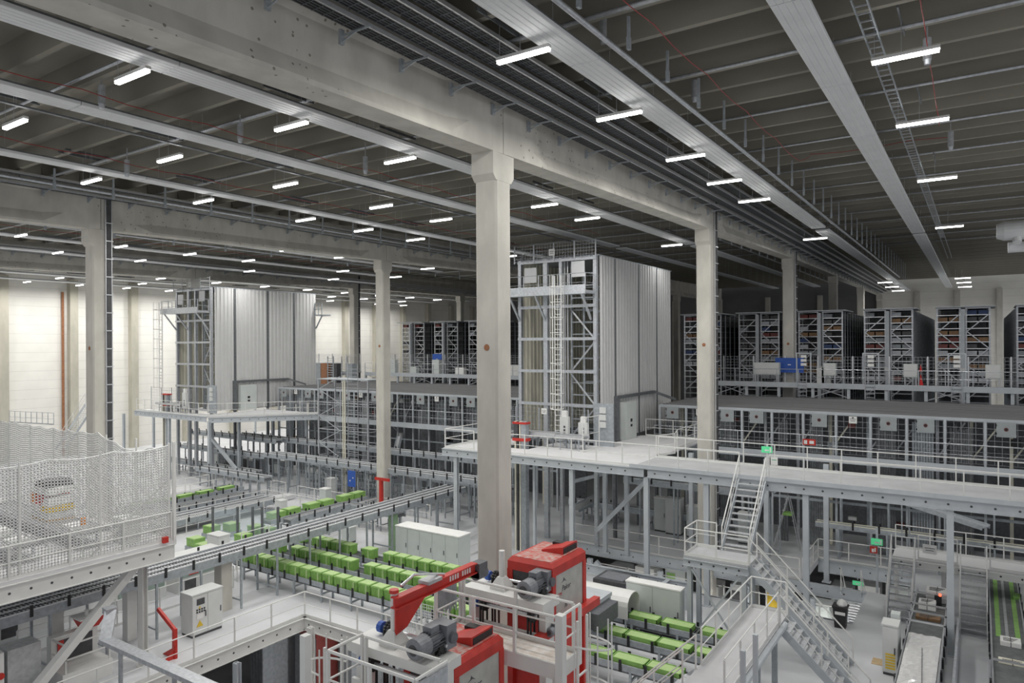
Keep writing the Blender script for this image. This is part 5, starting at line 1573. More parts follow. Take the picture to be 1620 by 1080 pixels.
sign_plate((gy(1225, 735, 32.0).x, 31.98, gy(1225, 735, 32).z), .3, .35, 'y', 'paper', 'white and green notice on the railing right of the upper stair flight', lines=1, ink='sign_green')
# ================================================================ netted platform at the left
CZ, CXE, CYE = 3.95, -25.9, 15.3
deck([(-46, CXE, 2, CYE)], CZ, 'white deck of the netted platform at the left edge', th=.12)
edge_beam((CXE - .02, 2), (CXE - .02, CYE), CZ - .126, .58, 'tall white edge beam with bolt holes under the netted platform', m='white_steel', holes=.62)
edge_beam((CXE, CYE - .02), (-46, CYE - .02), CZ - .126, .58, 'white end beam of the netted platform away from the camera', m='white_steel', holes=.8)
steel_post(-26.55, 14.4, L0, CZ - .72, 'pale steel column under the corner of the netted platform', w=.36, m='white_steel')
MB().bar((-26.55, 14.15, CZ - .75), (-26.55, 10.1, L0), .32, .26).build('diagonal_brace', 'white_steel', label='thick pale diagonal brace under the corner of the netted platform', cat='brace')
railing([(CXE - .05, 2.5, CZ), (CXE - .05, CYE - .1, CZ)], 'pale railing along the front edge of the netted platform', step=1.9, r=.03)
def net(p, q, z0, tops, label, cell=.10, w=.031, post_step=2.3):
    p, q = Vector((p[0], p[1], 0)), Vector((q[0], q[1], 0))
    L = (q - p).length; n = int(L / cell)
    def top(f):
        x = f * (len(tops) - 1); i = min(int(x), len(tops) - 2); g = x - i
        return tops[i] * (1 - g) + tops[i + 1] * g - .10 * abs(math.sin(math.pi * x * 2))
    t = thing('safety_net', label, 'net', (p.x, p.y, z0))
    b = MB(); rows = int((tops[0] - z0) / cell)
    P = [[(p.lerp(q, i / n).x, p.lerp(q, i / n).y, z0 + (top(i / n) - z0) * j / rows) for j in range(rows + 1)] for i in range(n + 1)]
    d = (q - p).normalized() * (w / 2); k = Vector((-d.y, d.x, 0)).normalized() * .006
    for i in range(n + 1):
        for s in range(0, rows, 6):
            a, c = Vector(P[i][s]), Vector(P[i][min(rows, s + 6)])
            b.quadbox([a - d - k, a + d - k, a + d + k, a - d + k, c - d - k, c + d - k, c + d + k, c - d + k])
    for j in range(rows + 1):
        for i in range(0, n, 3):
            a, c = Vector(P[i][j]), Vector(P[min(n, i + 3)][j]); h = Vector((0, 0, w / 2))
            b.quadbox([a - k - h, c - k - h, c + k - h, a + k - h, a - k + h, c - k + h, c + k + h, a + k + h])
    b.build('net_mesh', 'net', t)
    MB().path([Vector(P[i][rows]) for i in range(0, n + 1, 3)] + [Vector(P[n][rows])], .022, 5).build('top_rope', 'net', t)
    m = int(L / post_step)
    for i in range(m + 1):
        c = p.lerp(q, i / m)
        MB().tube((c.x, c.y, z0), (c.x, c.y, tops[0] + .05), .04, 8).build('post', 'white_steel', t)
    return t
net((CXE - .12, 2.5), (CXE - .12, CYE - .15), CZ, [7.65, 7.65, 7.65, 7.62], 'white safety net along the front of the netted platform')
net((CXE - .15, CYE - .12), (-45, CYE - .12), CZ, [7.65, 7.2, 7.75, 7.7, 7.7, 7.75, 7.7, 7.7], 'white safety net along the far end of the netted platform, its top edge sagging')
MB().box(CXE - .09, CXE + .02, CYE - .05, CYE + .06, CZ - .1, 7.75).build('corner_post', 'white_steel', label='thick white corner post of the netted platform', cat='post')
MB().bar((CXE - .2, CYE - .2, CZ + 2.3), (CXE - .2, CYE - 3.0, CZ + .1), .07, .07).build('net_brace', 'white_steel', label='white diagonal brace behind the corner of the net', cat='brace')
MB().box(CXE - .02, CXE + .10, CYE - .5, CYE - .3, CZ + .0, CZ + .22).build('red_button_box', 'red', label='small red box at the corner of the netted platform', cat='box')
t = thing('warning_lamp', 'orange-yellow warning lamp on a thin post behind the net', 'lamp', (-26.6, 12.3, CZ))
MB().box(-26.63, -26.57, 12.27, 12.33, CZ, CZ + 1.15).build('post', 'white_steel', t); MB().tube((-26.6, 12.3, CZ + 1.15), (-26.6, 12.3, CZ + 1.4), .1, 10).build('lens', 'orange', t)
# goods and rollers behind the net
for i, (y0, y1, xa) in enumerate(((12.6, 13.7, -43), (10.4, 11.5, -43), (7.6, 8.7, -43))):
    roller_table(xa, -27.4, y0, y1, CZ + .62, CZ, '%s roller conveyor from the far end on the netted platform' % nth(i), legs=7)
pl = thing('pallet_load', 'pallet of mixed bundles, orange, red and white with a dark top, behind the net', 'pallet load', (-30.9, 13.15, CZ + .64))
X0, Y0_, Z0 = -30.9, 13.15, CZ + .64
for (dx0, dx1, z0, z1, m, nm) in ((-.75, .75, 0, .12, 'wood', 'pallet'), (-.7, .75, .13, .38, 'cabinet', 'grey_layer'), (.1, .75, .39, .62, 'yellow', 'yellow_layer'), (-.75, .08, .39, .62, 'paper', 'white_layer'),
                                  (-.75, -.3, .63, 1.05, 'orange', 'orange_layer'), (-.29, .3, .63, 1.0, 'red', 'red_layer'), (.31, .75, .63, .95, 'paper', 'white_layer'), (-.6, .7, 1.06, 1.32, 'paper', 'white_layer'), (-.3, .6, 1.33, 1.58, 'dark', 'dark_layer')):
    b = MB(); n = max(1, int((z1 - z0) / .08))
    for k in range(n):
        e = .02 * ((k * 7) % 3)
        b.box(X0 + dx0 + e, X0 + dx1 - e, Y0_ - .5 + e, Y0_ + .5 - e, Z0 + z0 + (z1 - z0) * k / n, Z0 + z0 + (z1 - z0) * (k + .93) / n)
    b.build(nm, m, pl)
MB().box(-34.6, -32.6, 10.45, 11.45, CZ + .64, CZ + .74).build('wooden_slab', 'wood', label='long pale wooden slab lying on the middle roller conveyor behind the net', cat='slab')
for i, (x, y) in enumerate(((-28.5, 12.9), (-29.6, 10.8), (-30.9, 10.9), (-28.2, 10.8), (-29.0, 8.0), (-31.5, 8.1), (-36.0, 13.1), (-38.0, 10.9))):
    MB().box(x - .35, x + .35, y - .3, y + .3, CZ + .64, CZ + .78 + .1 * (i % 3)).build('white_carton', 'paper', label='%s flat white carton from the right on the roller conveyors behind the net' % nth([1, 3, 5, 0, 2, 6, 4, 7][i] if True else i), cat='carton', group='cartons behind the net')
for i, (x, y) in enumerate(((-33, 9.6), (-29.2, 9.5), (-27.3, 14.2), (-40.5, 12))):
    t = thing('machine_housing', '%s pale machine housing behind the net' % nth(i), 'machine', (x, y, CZ))
    MB().box(x - .45, x + .45, y - .3, y + .3, CZ, CZ + .95).build('housing', 'cabinet', t); MB().box(x - .4, x + .4, y - .32, y - .301, CZ + .3, CZ + .8).build('panel', 'cabinet_green', t)

# ================================================================ presses in the near opening
def motor(root, x, y, z, s=1.0, part='motor'):
    """geared motor with its axis along +Y; fan cover towards the camera"""
    r = .20 * s
    m = MB().tube((x, y + .34 * s, z), (x, y + .74 * s, z), r * .92, 18).build(part, 'motor', root, smooth=False)
    b = MB()
    for i in range(20):
        a = 2 * math.pi * i / 20
        p = Vector((x + math.cos(a) * r * .98, y + .36 * s, z + math.sin(a) * r * .98)); b.bar(p, p + Vector((0, .36 * s, 0)), .012 * s, .05 * s, up=(math.cos(a), 0, math.sin(a)))
    b.build('fins', 'motor_fin', m)
    b = MB().tube((x, y + .03 * s, z), (x, y + .36 * s, z), r * 1.05, 20).tube((x, y, z), (x, y + .03 * s, z), r * .8, 20, r * 1.05)
    b.build('fan_cover', 'motor', m)
    MB().tube((x, y - .004, z), (x, y + .002, z), r * .55, 16).build('fan_grille', 'dark', m)
    MB().box(x - r * .9, x + r * 1.2, y + .74 * s, y + 1.05 * s, z - r * 1.1, z + r * 1.35).build('gearbox', 'motor', m)
    MB().tube((x + r * 1.2, y + .9 * s, z), (x + r * 1.55, y + .9 * s, z), r * .55, 14).build('output_hub', 'motor_fin', m)
    MB().box(x - .11 * s, x + .11 * s, y + .42 * s, y + .66 * s, z + r * .9, z + r * 1.55).build('terminal_box', 'motor', m)
    return m
def chain_wheel(root, x, y, z, r=.17):
    w = MB()
    n = 16; ring = []
    for i in range(2 * n):
        a = math.pi * i / n; rr_ = r * (1.0 if i % 2 else .86)
        ring.append((y + rr_ * math.cos(a), z + rr_ * math.sin(a)))
    w.prism(ring, 'x', x - .03, x + .03); w.prism(ring, 'x', x + .05, x + .10)
    o = w.build('chain_wheel', 'black', root)
    MB().box(x - .02, x + .01, y - r, y - r + .05, z - 1.3, z).box(x - .02, x + .01, y + r - .05, y + r, z - 1.3, z).box(x + .06, x + .09, y - r, y - r + .05, z - 1.3, z).build('chain', 'black', o)
    return o
def press(dy, hz, label, jib):
    t = thing('baling_press', label, 'press', (-9.35, 15.4 + dy, LP))
    y0, y1, x0, x1 = 14.95 + dy, 16.65 + dy, -10.1, -8.8
    zt = 6.0 + hz
    # body
    MB().box(x0 + .08, x1 - .08, y0 + .08, y1 - .08, LP, zt - 1.5).build('press_body', 'red', t)
    for xx in (x0 + .05, x1 - .05):
        for yy in (y0 + .05, y1 - .05): MB().box(xx - .08, xx + .08, yy - .08, yy + .08, LP, zt - .3).build('frame_post', 'red', t)
    # hood with bevelled rim
    def ring(e, z): return [(x0 - e, y0 - e, z), (x1 + e, y0 - e, z), (x1 + e, y1 + e, z), (x0 - e, y1 + e, z)]
    MB().loft([ring(.02, zt - .32), ring(.02, zt - .10), ring(-.06, zt)]).build('hood', 'red', t)
    f = MB().prism([(x1 - .80, zt), (x1 - .16, zt), (x1 - .16, zt + .20), (x1 - .80, zt + .05)], 'y', y0 + .80, y1 - .12)
    f.build('flap', 'red', t)
    MB().box(x1 - .159, x1 - .15, y0 + .84, y1 - .16, zt + .02, zt + .16).build('flap_opening', 'black', t)
    MB().box(x0 + .12, x1 - .1, y0 + .08, y1 - .12, zt + .001, zt + .012).build('dusty_top', 'red_dusty', t)
    MB().box(x0 + .5, x0 + .9, y1 - .32, y1 - .1, zt + .012, zt + .12).build('valve_block', 'black', t)
    side = MB().box(x1 - .02, x1 + .0, y0 + .12, y1 - .04, zt - 1.45, zt - .33).build('side_panel', 'press_grey', t)
    MB().box(x0 + .12, x1 - .12, y0 - .0, y0 + .03, zt - 1.45, zt - .33).build('front_panel', 'dark', t)
    MB().box(x1 + .02, x1 + .2, y0 - .9, y1 + .5, zt - 1.62, zt - 1.42).build('side_beam', 'red', t)
    MB().box(x0, x1 + .02, y1, y1 + .2, zt - 1.62, zt - 1.42).build('rear_beam', 'red', t)
    # lettering on the grey side
    def word(txt, u, z, size, m):
        cu = bpy.data.curves.new('lettering', 'FONT'); cu.body = txt; cu.size = size; cu.extrude = .002; cu.shear = .2
        o = bpy.data.objects.new('lettering', cu); COL.objects.link(o)
        bpy.context.view_layer.update()
        me = bpy.data.meshes.new_from_object(o.evaluated_get(bpy.context.evaluated_depsgraph_get()))
        bpy.data.objects.remove(o); me.materials.clear(); me.materials.append(MATS[m])
        o = bpy.data.objects.new('lettering', me); COL.objects.link(o); o.parent = side
        o.location = Vector((x1 + .004, u, z)) - ORG[t.name]
        o.rotation_euler = (math.pi / 2, 0, math.pi / 2)
    word('Paker', y0 + .46, zt - .80, .20, 'dark'); word('HSM', y0 + .18, zt - .90, .14, 'red'); word('hl', y0 + .60, zt - 1.25, .20, 'dark')
    b = MB().prism([(y0 + .45, zt - .58), (y0 + .60, zt - .55), (y0 + .72, zt - .60), (y0 + .62, zt - .53), (y0 + .56, zt - .47), (y0 + .54, zt - .54)], 'x', x1 + .001, x1 + .006); b.build('logo', 'dark', side)
    # white crosshead with motor, shafts and chain wheels
    zp = 5.32
    MB().box(-10.95, -8.55, 14.1 + dy, 14.86 + dy, zp - .20, zp).build('crosshead', 'white_steel', t)
    MB().box(-10.85, -8.65, 14.12 + dy, 14.2 + dy, zp - 1.05, zp - .75).build('lower_crosshead', 'white_steel', t)
    for xx in (-10.8, -8.7): MB().box(xx - .09, xx + .09, 14.3 + dy, 14.7 + dy, LP, zp - .2).build('guide_column', 'white_steel', t)
    motor(t, -9.05, 14.0 + dy, zp + .27, 1.0)
    motor(t, -8.55, 14.35 + dy, zp - .75, .5, 'small_motor')
    for yy, zz in ((14.72 + dy, zp + .16), (14.2 + dy, zp - .35)):
        MB().tube((-10.7, yy, zz), (-8.8, yy, zz), .035, 8).build('shaft', 'alu', t)
        chain_wheel(t, -10.35, yy, zz); chain_wheel(t, -8.95, yy, zz)
        MB().tube((-10.62, yy, zz), (-10.5, yy, zz), .12, 10).build('bearing', 'blue', t)
    pb = MB().tube((-10.0, 14.5 + dy, zp + .2), (-10.0, 14.5 + dy, zp + (.95 if not jib else 1.05)), .075, 12)
    pb.loft([[(-10.0 + w * sx, 14.5 + dy + w * sy, z) for sx, sy in ((-1, -1), (1, -1), (1, 1), (-1, 1))] for z, w in ((zp, .22), (zp + .06, .22), (zp + .3, .09))])
    pb.build('post', 'white_steel', t)
    return t
def dusty():
    mat('red_dusty', (0.55, 0.10, 0.08), 0.7, 0, 0.1, 9, col2=(0.50, 0.40, 0.36), detail=8)
dusty()
press(0, 0, 'red baling press with raised hood at the foot of the tall foreground column', False)
press(-3.9, -.95, 'nearer red baling press with lowered hood at the bottom edge', True)
# jib crane on the post of the nearer press
JX, JY, JZ = -10.0, 10.6, 6.2
t = thing('jib_crane', 'red jib crane with triangular bracket on the white post of the nearer press', 'crane', (JX, JY, 5.5))
MB().tube((JX, JY, 6.372), (JX, JY, 6.44), .10, 12).build('collar', 'red', t)
MB().prism([(JY - .08, 6.088), (JY - .08, 5.55), (JY + .25, 5.62), (JY + .85, 6.088)], 'x', JX + .09, JX + .13).build('bracket', 'red', t)
MB().box(JX + .02, JX + .20, JY - .12, JY + 2.6, 6.30, 6.33).box(JX + .09, JX + .13, JY - .12, JY + 2.6, 6.12, 6.30).box(JX + .02, JX + .20, JY - .12, JY + 2.6, 6.09, 6.12).build('arm', 'red', t)
b = MB()
for i in range(9):
    if i != 4: b.box(JX + .131, JX + .136, JY + 1.65 + i * .09, JY + 1.70 + i * .09, 6.15, 6.27)
b.build('lettering', 'paper', t)
MB().box(JX - .02, JX + .24, JY + 2.62, JY + 2.95, 5.95, 6.30).tube((JX + .11, JY + 2.62, 6.02), (JX + .11, JY + 3.0, 6.02), .13, 12).build('hoist', 'motor_fin', t)
MB().path([(JX + .1, JY + .1, 6.5), (JX + .1, JY + .5, 6.62), (JX + .1, JY + 1.0, 6.5), (JX + .1, JY + 1.5, 6.36)], .03, 6).build('cable_loop', 'alu', t)
MB().box(JX - .05, JX + .25, JY + .8, JY + 1.25, 6.33, 6.40).build('trolley', 'belt_grey', t)
# platforms of the presses
def press_platform(x0, x1, y0, y1, z, label, nm):
    t = thing('press_platform', label, 'platform', ((x0 + x1) / 2, y0, z - .25))
    MB().box(x0, x1, y0, y1, z - .04, z).build('checker_plate', 'checker', t)
    b = MB().box(x0, x1, y0 - .03, y0, z - .24, z + .10).box(x1, x1 + .03, y0 - .03, y1 + .03, z - .24, z + .10).box(x0 - .03, x0, y0 - .03, y1 + .03, z - .24, z + .1)
    b.build('edge_plate', 'white_steel', t)
    for xx in (x0 + .3, x1 - .5): MB().box(xx - .08, xx + .08, y1 - .25, y1 - .09, LP, z - .04).build('leg', 'white_steel', t)
    MB().bar((x0 + 1.2, y0 + .1, z - .25), (x0 + .4, y1 - .2, z - 1.2), .06, .06).build('strut', 'white_steel', t)
    railing([(x0, y1, z), (x0, y0, z), (x1, y0, z), (x1, y1, z)], 'white railing round the front of the ' + nm, step=1.15, r=.032)
    railing([(x0 + .14, y1 - .04, z), (x1 - .14, y1 - .04, z)], 'white railing between the machine and the ' + nm, step=1.7, r=.032)
    return t
press_platform(-10.9, -7.5, 13.0, 13.95, 4.5, 'white checker-plate platform before the press with the raised hood', 'larger press platform')
press_platform(-10.4, -8.2, 9.2, 10.1, 4.5, 'white checker-plate platform before the nearer press', 'nearer press platform')
MB().box(-8.19, -8.15, 9.25, 10.05, 4.62, 5.55).build('guard_sheet', 'galv', label='grey perforated sheet in the right end of the nearer press platform railing', cat='guard')
cage_ladder(-7.2, 13.5, LP, 4.5, (1, 0), 'caged ladder at the right end of the larger press platform', 'white_steel')
cage_ladder(-10.75, 9.65, LP, 4.5, (-1, 0), 'caged ladder at the left end of the nearer press platform', 'white_steel')
MB().box(-7.45, -7.27, 12.75, 12.93, LP, 5.75).build('white_post', 'white_steel', label='thick white square post at the right front corner of the larger press platform', cat='post')
MB().box(-10.85, -10.7, 8.9, 9.05, LP, 5.9).build('white_post', 'white_steel', label='thin white flat post before the nearer press platform', cat='post')
# printed board hung in the left end of the larger platform
t = thing('chain_curtain', 'grey curtain of hanging chains in the left end of the larger press platform', 'curtain', (-10.95, 13.1, 4.7))
b = MB(); rnd = random.Random(9)
for i in range(16):
    b.box(-10.98, -10.955, 13.06 + .052 * i, 13.10 + .052 * i, 4.75 + rnd.uniform(0, .25), 5.5)
b.build('strips', 'galv_dull', t)

# ================================================================ near floor, left
t = thing('small_jib', 'small red swivel jib with triangular foot on the walkway at the near opening', 'crane', (-26.1, 15.4, L0))
MB().box(-26.17, -26.03, 15.33, 15.47, L0, L0 + 1.15).build('post', 'red', t)
MB().prism([(-26.9, L0), (-26.0, L0), (-26.0, L0 + .5)], 'y', 15.36, 15.44).prism([(14.95, L0), (15.45, L0), (15.45, L0 + .45)], 'x', -26.13, -26.07).build('foot', 'red', t)
MB().bar((-26.1, 15.4, L0 + 1.1), (-27.1, 15.3, L0 + 1.75), .10, .14).build('arm', 'red', t)
t = thing('galvanised_duct', 'shiny galvanised cable duct crossing the bottom left corner over the walkway', 'duct', (-21, 11.8, 1.6))
MB().bar((-24.1, 11.8, 1.75), (-16.8, 11.8, 1.75), .38, .14).build('run', 'galv', t)
MB().bar((-24.6, 12.25, 2.45), (-24.05, 11.8, 1.75), .36, .14).build('drop', 'galv', t)
MB().bar((-24.9, 12.3, 2.45), (-24.5, 12.25, 2.45), .36, .2).build('elbow', 'galv', t)
b = MB()
for x in (-23.3, -20.2, -17.6): b.box(x - .05, x + .05, 11.85, 11.95, LP if x > PIT_X else L0, 1.68)
b.build('support_posts', 'galv_dull', t)
t = thing('roller_door_panel', 'tall plain blue-grey steel cabinet at the bottom left corner', 'cabinet', (-27.4, 10.6, L0))
MB().box(-27.8, -27.0, 10.1, 11.1, L0, 1.3).build('body', 'belt_grey', t)
t = thing('white_pillar', 'white panel with a red button beside the tall blue-grey cabinet', 'panel', (-27.2, 9.8, L0))
MB().box(-27.4, -27.0, 9.55, 10.0, L0, 1.3).build('panel', 'white_steel', t); MB().tube((-26.999, 9.9, .55), (-26.96, 9.9, .55), .11, 14).build('button', 'red', t)
t = thing('white_machine', 'white machine hut with railings and red opening at the bottom left', 'machine', (-28.0, 12.7, L0))
MB().box(-28.25, -26.8, 11.7, 13.4, L0, -.1).build('base', 'white_steel', t)
MB().box(-28.25, -27.9, 11.8, 13.4, -.1, .9).build('rear_housing', 'white_steel', t)
MB().box(-27.899, -27.87, 12.0, 13.2, -.05, .75).build('opening', 'dark', t)
MB().box(-27.869, -27.85, 12.0, 12.2, -.05, .75).build('red_edge', 'red', t)
b = MB()
for y in (11.8, 13.3): b.box(-26.9, -26.85, y, y + .05, -.1, .9)
b.box(-26.9, -26.85, 11.8, 13.35, .85, .9).box(-26.9, -26.85, 11.8, 13.35, .35, .39).box(-27.85, -26.85, 11.8, 11.85, .85, .9).box(-27.85, -26.85, 11.8, 11.85, .35, .39)
b.build('guard_rail', 'white_steel', t)
t = thing('red_hopper', 'red scoop-shaped hopper hanging under the long three-lane conveyor', 'hopper', (-28.0, 13.1, .9))
MB().loft([[(-28.35, 12.7, 1.3), (-27.65, 12.7, 1.3), (-27.65, 13.6, 1.3), (-28.35, 13.6, 1.3)], [(-28.2, 12.85, .9), (-27.8, 12.85, .9), (-27.8, 13.4, .9), (-28.2, 13.4, .9)]]).build('scoop', 'red', t)
MB().box(-28.4, -27.6, 12.65, 13.65, 1.3, 1.36).box(-28.05, -27.95, 13.0, 13.1, 1.36, 1.55).build('rim', 'white_steel', t)
for i, (x0_, y0_, y1_, h) in enumerate(((-34.2, 12.0, 16.2, 1.5), (-33.6, 16.6, 19.0, 1.2), (-33.2, 19.4, 22.0, 1.7))):
    t = thing('packing_machine', '%s long pale machine from the front behind the long three-lane conveyor' % nth(i), 'machine', (x0_, (y0_ + y1_) / 2, L0))
    MB().box(x0_ - .7, x0_ + .7, y0_, y1_, L0, L0 + h).build('housing', 'cabinet', t)
    MB().box(x0_ + .701, x0_ + .73, y0_ + .1, y1_ - .1, L0 + h * .45, L0 + h * .85).build('cover', ('cabinet_green', 'smoked', 'smoked')[i], t)
    MB().box(x0_ + .731, x0_ + .75, y0_ + .5, y0_ + 1.0, L0 + h * .5, L0 + h * .56).build('red_mark', 'red', t)
    MB().box(x0_ + .701, x0_ + .72, y0_ + .3, y0_ + .9, L0 + .1, L0 + h * .38).build('vent', 'dark', t)
railing([(-31.2, 12.0, L0), (-31.2, 21.5, L0)], 'white railing before the long pale machines', step=1.9)
railing([(-31.9, 22.2, L0), (-33.5, 22.2, L0), (-33.5, 24.3, L0)], 'short white railing behind the long three-lane conveyor', step=1.2)
t = thing('hand_truck', 'small trolley with a yellow load behind the platform column', 'trolley', (gz(115, 915, L0).x, gz(115, 915, L0).y, L0))
q = gz(115, 915, L0)
MB().box(q.x - .8, q.x + .8, q.y - .3, q.y + .3, L0 + .3, L0 + .45).build('deck', 'dark', t); MB().box(q.x + .2, q.x + .8, q.y - .25, q.y + .25, L0 + .45, L0 + .62).build('load', 'yellow', t)
MB().tube((q.x - .6, q.y - .3, L0 + .15), (q.x - .6, q.y + .3, L0 + .15), .15, 10).build('wheel', 'black', t); MB().tube((q.x + .6, q.y - .3, L0 + .15), (q.x + .6, q.y + .3, L0 + .15), .15, 10).build('wheel', 'black', t)

# ================================================================ machines between press and footbridge
t = thing('strapping_machine', 'grey machine with tinted panels and orange strips straddling the crate conveyors', 'machine', (-12.9, 24.0, L0))
MB().box(-14.2, -12.3, 22.2, 25.6, 1.35, 1.5).build('top_cover', 'grey_steel', t)
for x in (-14.1, -12.4):
    for y in (22.3, 25.5): MB().box(x - .06, x + .06, y - .06, y + .06, L0, 1.35).build('corner_post', 'galv_dull', t)
MB().box(-14.05, -12.45, 22.28, 22.31, .7, 1.33).build('front_pane', 'smoked', t)
MB().box(-12.36, -12.33, 22.4, 25.4, .75, 1.33).build('side_pane', 'smoked', t)
MB().box(-12.32, -11.9, 23.6, 25.3, .68, 1.3).build('drive_head', 'motor_fin', t)
for x in (-12.95, -12.6): MB().box(x, x + .12, 22.24, 22.275, -.35, .6).build('warning_strip', 'yellow', t)
t = thing('white_tunnel', 'white rounded tunnel cover over the farthest crate conveyor', 'cover', (-13.6, 26.9, L0))
b = MB()
arch_ = lambda r, h: [(26.8 - r, .25)] + [(26.8 - r * math.cos(a), .75 + h * math.sin(a)) for a in [math.pi * i / 8 for i in range(9)]] + [(26.8 + r, .25)]
b.prism(arch_(.62, .47) + list(reversed(arch_(.58, .43))), 'x', -15.4, -11.9); b.build('shell', 'white_steel', t)
b = MB()
for x in (-15.3, -12.0):
    for y in (26.2, 27.4): b.box(x - .03, x + .03, y - .02, y + .02, L0, .26)
b.build('legs', 'galv_dull', t)
t = thing('black_case', 'dark grey lidded case behind the white tunnel cover', 'case', (-14.0, 30.0, L0))
MB().box(-15.0, -13.4, 29.2, 30.6, L0, .55).build('body', 'dark', t); MB().box(-14.8, -13.6, 29.4, 30.4, .551, .60).build('lid', 'motor', t)
MB().box(-12.9, -12.4, 29.6, 30.2, L0, .3).build('blue_case', 'blue', label='small blue-violet box right of the dark lidded case', cat='box')
edge_beam((-17.5, 31.0), (-10.9, 31.0), .55, .45, 'grey steel beam with pale holes before the mezzanine columns', holes=.9)
edge_beam((-12.0, 28.6), (-12.0, 30.9), .55, .35, 'pale grey crossbeam joining the beam before the mezzanine columns', holes=3)
for x, nm in ((-17.3, 'left'), (-11.1, 'right')): MB().box(x - .1, x + .1, 30.9, 31.1, L0, .12).build('beam_foot', 'grey_steel', label='%s foot under the grey beam before the mezzanine columns' % nm, cat='foot')
t = roller_table(-11.0, -8.6, 17.3, 18.85, .1, L0, 'pale roller table with brown-grey geared motor at the bottom edge', legs=2)
mm = thing('gear_motor', 'brown-grey geared motor on the roller table at the bottom edge', 'motor', (-9.4, 17.9, .15))
motor(mm, -9.4, 17.6, .36, .9)
t = thing('cylinder_post', 'stout metal post with disc head beside the caged ladder', 'post', (-8.2, 16.9, L0))
MB().tube((-8.2, 16.9, L0), (-8.2, 16.9, 1.6), .14, 12).build('post', 'alu', t); MB().tube((-8.2, 16.9, 1.6), (-8.2, 16.9, 1.7), .24, 14).build('disc', 'cream', t); MB().tube((-8.2, 16.9, 1.7), (-8.2, 16.9, 1.8), .09, 10).build('knob', 'alu', t)
railing([(-12.2, 20.2, L0), (-8.2, 20.2, L0)], 'white railing between the roller table and the crate conveyors', step=1.4)
mesh_fence((-20.2, 21.5), (-17.4, 21.5), L0, 1.7, 'white wire panel before the nearest crate conveyor left of the presses', cell=.12, w=.012, step=1.4, m='white_steel')

rnd = random.Random(31)
for i, (x, y, w, l, h, m) in enumerate(((-30.2, 23.2, 1.0, 2.2, 3.6, 'galv_dull'), (-28.2, 24.2, 1.6, 1.4, 3.4, 'tote_red'), (-26.0, 25.6, 1.2, 2.6, 3.9, 'tote_grey'), (-23.6, 24.8, 2.2, 1.2, 2.9, 'motor'), (-21.0, 26.0, 1.4, 2.4, 3.6, 'galv_dull'), (-18.6, 25.0, 1.6, 1.6, 2.8, 'tote_grey'), (-16.4, 26.2, 1.6, 1.2, 3.4, 'galv_dull'))):
    t = thing('lower_machine', '%s dark machine from the left in the storey under the near opening' % nth(i), 'machine', (x, y, LP))
    MB().box(x - w / 2, x + w / 2, y - l / 2, y + l / 2, LP, LP + h).build('housing', m, t)
    b = MB()
    for k in range(4): b.box(x - w / 2 + w * k / 4 + .03, x - w / 2 + w * (k + 1) / 4 - .03, y - l / 2 - .03, y - l / 2 - .001, LP + .2, LP + h - .3)
    b.build('front_panels', 'dark_galv', t)

# ================================================================ more of the conveyor maze in the middle distance
long_conveyor(-45.0, -42.9, 23.0, 33.6, .15, 'floor-level three-lane conveyor before the white raised walkway', lanes=3, axis='y', bed='alu', rail='panel_white')
deck([(-46.2, -45.1, 35.2, 36.6), (-56.4, -53.2, 26.0, 34.6)], L0 + .35, 'low white walkway deck in the middle distance behind the net', th=.3, name='walkway_deck')
railing([(-53.3, 26.1, L0 + .35), (-53.3, 34.5, L0 + .35)], 'white railing on the low white walkway deck behind the net', step=2)
long_conveyor(-56.0, -46.8, 35.0, 35.8, 1.0, 'raised conveyor crossing before the deck of the left tower', lanes=1, axis='x', leg=1.2, bed='alu', rail='panel_white')
long_conveyor(-36.0, -31.0, 33.2, 34.0, .6, 'short low conveyor under the end of the long three-lane conveyor', lanes=1, axis='x', leg=1.0)
long_conveyor(-35.4, -34.6, 27.8, 32.6, .9, 'short conveyor standing left of the green pillar', lanes=1, axis='y', leg=1.2)
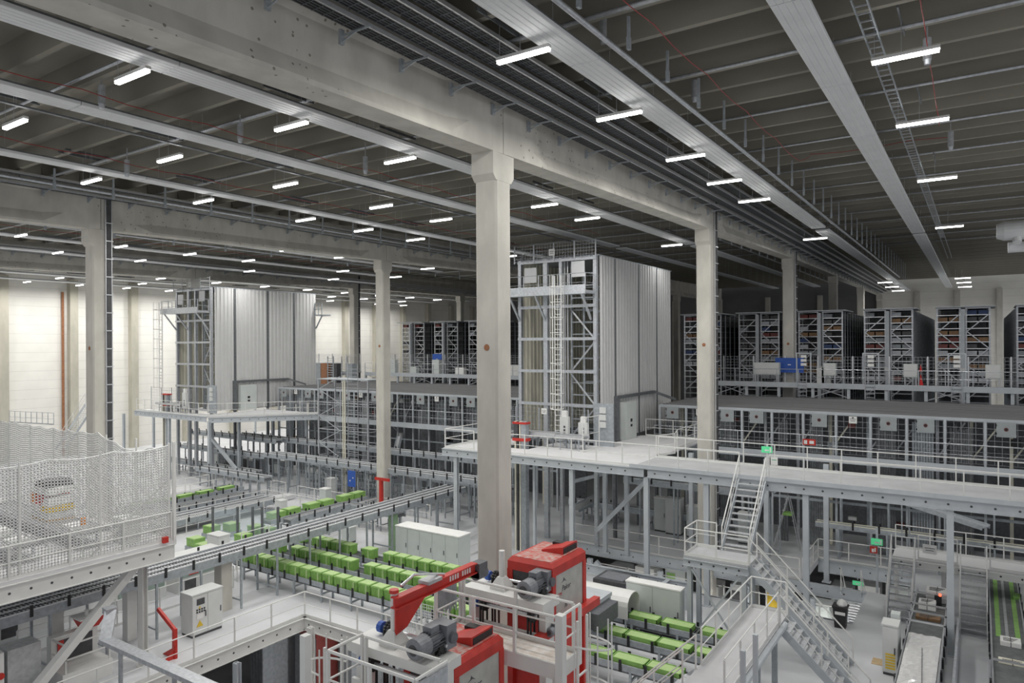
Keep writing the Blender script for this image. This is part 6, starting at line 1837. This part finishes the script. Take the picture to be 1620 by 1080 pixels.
rnd = random.Random(77)
for i in range(12):
    x = -64.6 + .93 * i
    h = rnd.uniform(1.2, 2.4)
    t = thing('sorting_module', '%s upright sorting module from the left under the deck of the left tower' % nth(i), 'machine', (x, 42.4, L0), 'sorting modules under the left deck')
    MB().box(x - .35, x + .35, 42.0, 42.8, L0, L0 + h).build('housing', rnd.choice(['galv_dull', 'tote_grey', 'cabinet', 'dark_galv', 'galv']), t)
    MB().box(x - .28, x + .28, 41.97, 41.999, L0 + .3, L0 + h - .2).build('panel', rnd.choice(['dark', 'dark_galv', 'cabinet_green', 'tote_grey']), t)
for i in range(9):
    x = -47.6 + 1.15 * i
    if x > -37.2: break
    t = thing('open_shelving', '%s open steel frame from the left behind the wire fence with the blue panel' % nth(i), 'frame', (x, 40.6, L0), 'steel frames behind the wire fence')
    b = MB()
    for s in (-.45, .45):
        for y in (40.2, 41.0): b.box(x + s - .03, x + s + .03, y - .03, y + .03, L0, 1.3)
    for z in (-.2, .5, 1.2):
        b.box(x - .48, x + .48, 40.17, 41.03, z, z + .05)
    b.build('frame', 'galv_dull', t)
    MB().box(x - .38, x + .38, 40.25, 40.95, .56, .56 + rnd.uniform(.2, .5)).build('load', rnd.choice(['cabinet', 'paper', 'tote_grey', 'dark', 'tote_grey']), t)
railing([(-50.2, 36.9, L0), (-46.6, 36.9, L0)], 'short white railing before the deck of the left tower, right part', step=1.6)
railing([(-42.6, 24.0, L0), (-42.6, 33.8, L0)], 'white railing right of the floor-level three-lane conveyor', step=1.9)
railing([(-34.2, 30.0, L0), (-34.2, 32.8, L0), (-31.0, 32.8, L0)], 'white corner railing left of the green pillar', step=1.5)
for i, (x, y, h) in enumerate(((-40.9, 32.0, 1.3), (-40.2, 35.4, 1.6), (-33.0, 35.2, 1.2), (-32.4, 30.4, 1.0))):
    cabinet(x - .35, x + .35, y - .25, y + .25, L0, L0 + h, '%s small grey cabinet from the left in the middle distance' % nth(i), doors=1, m=('cabinet', 'cabinet_green')[i % 2])
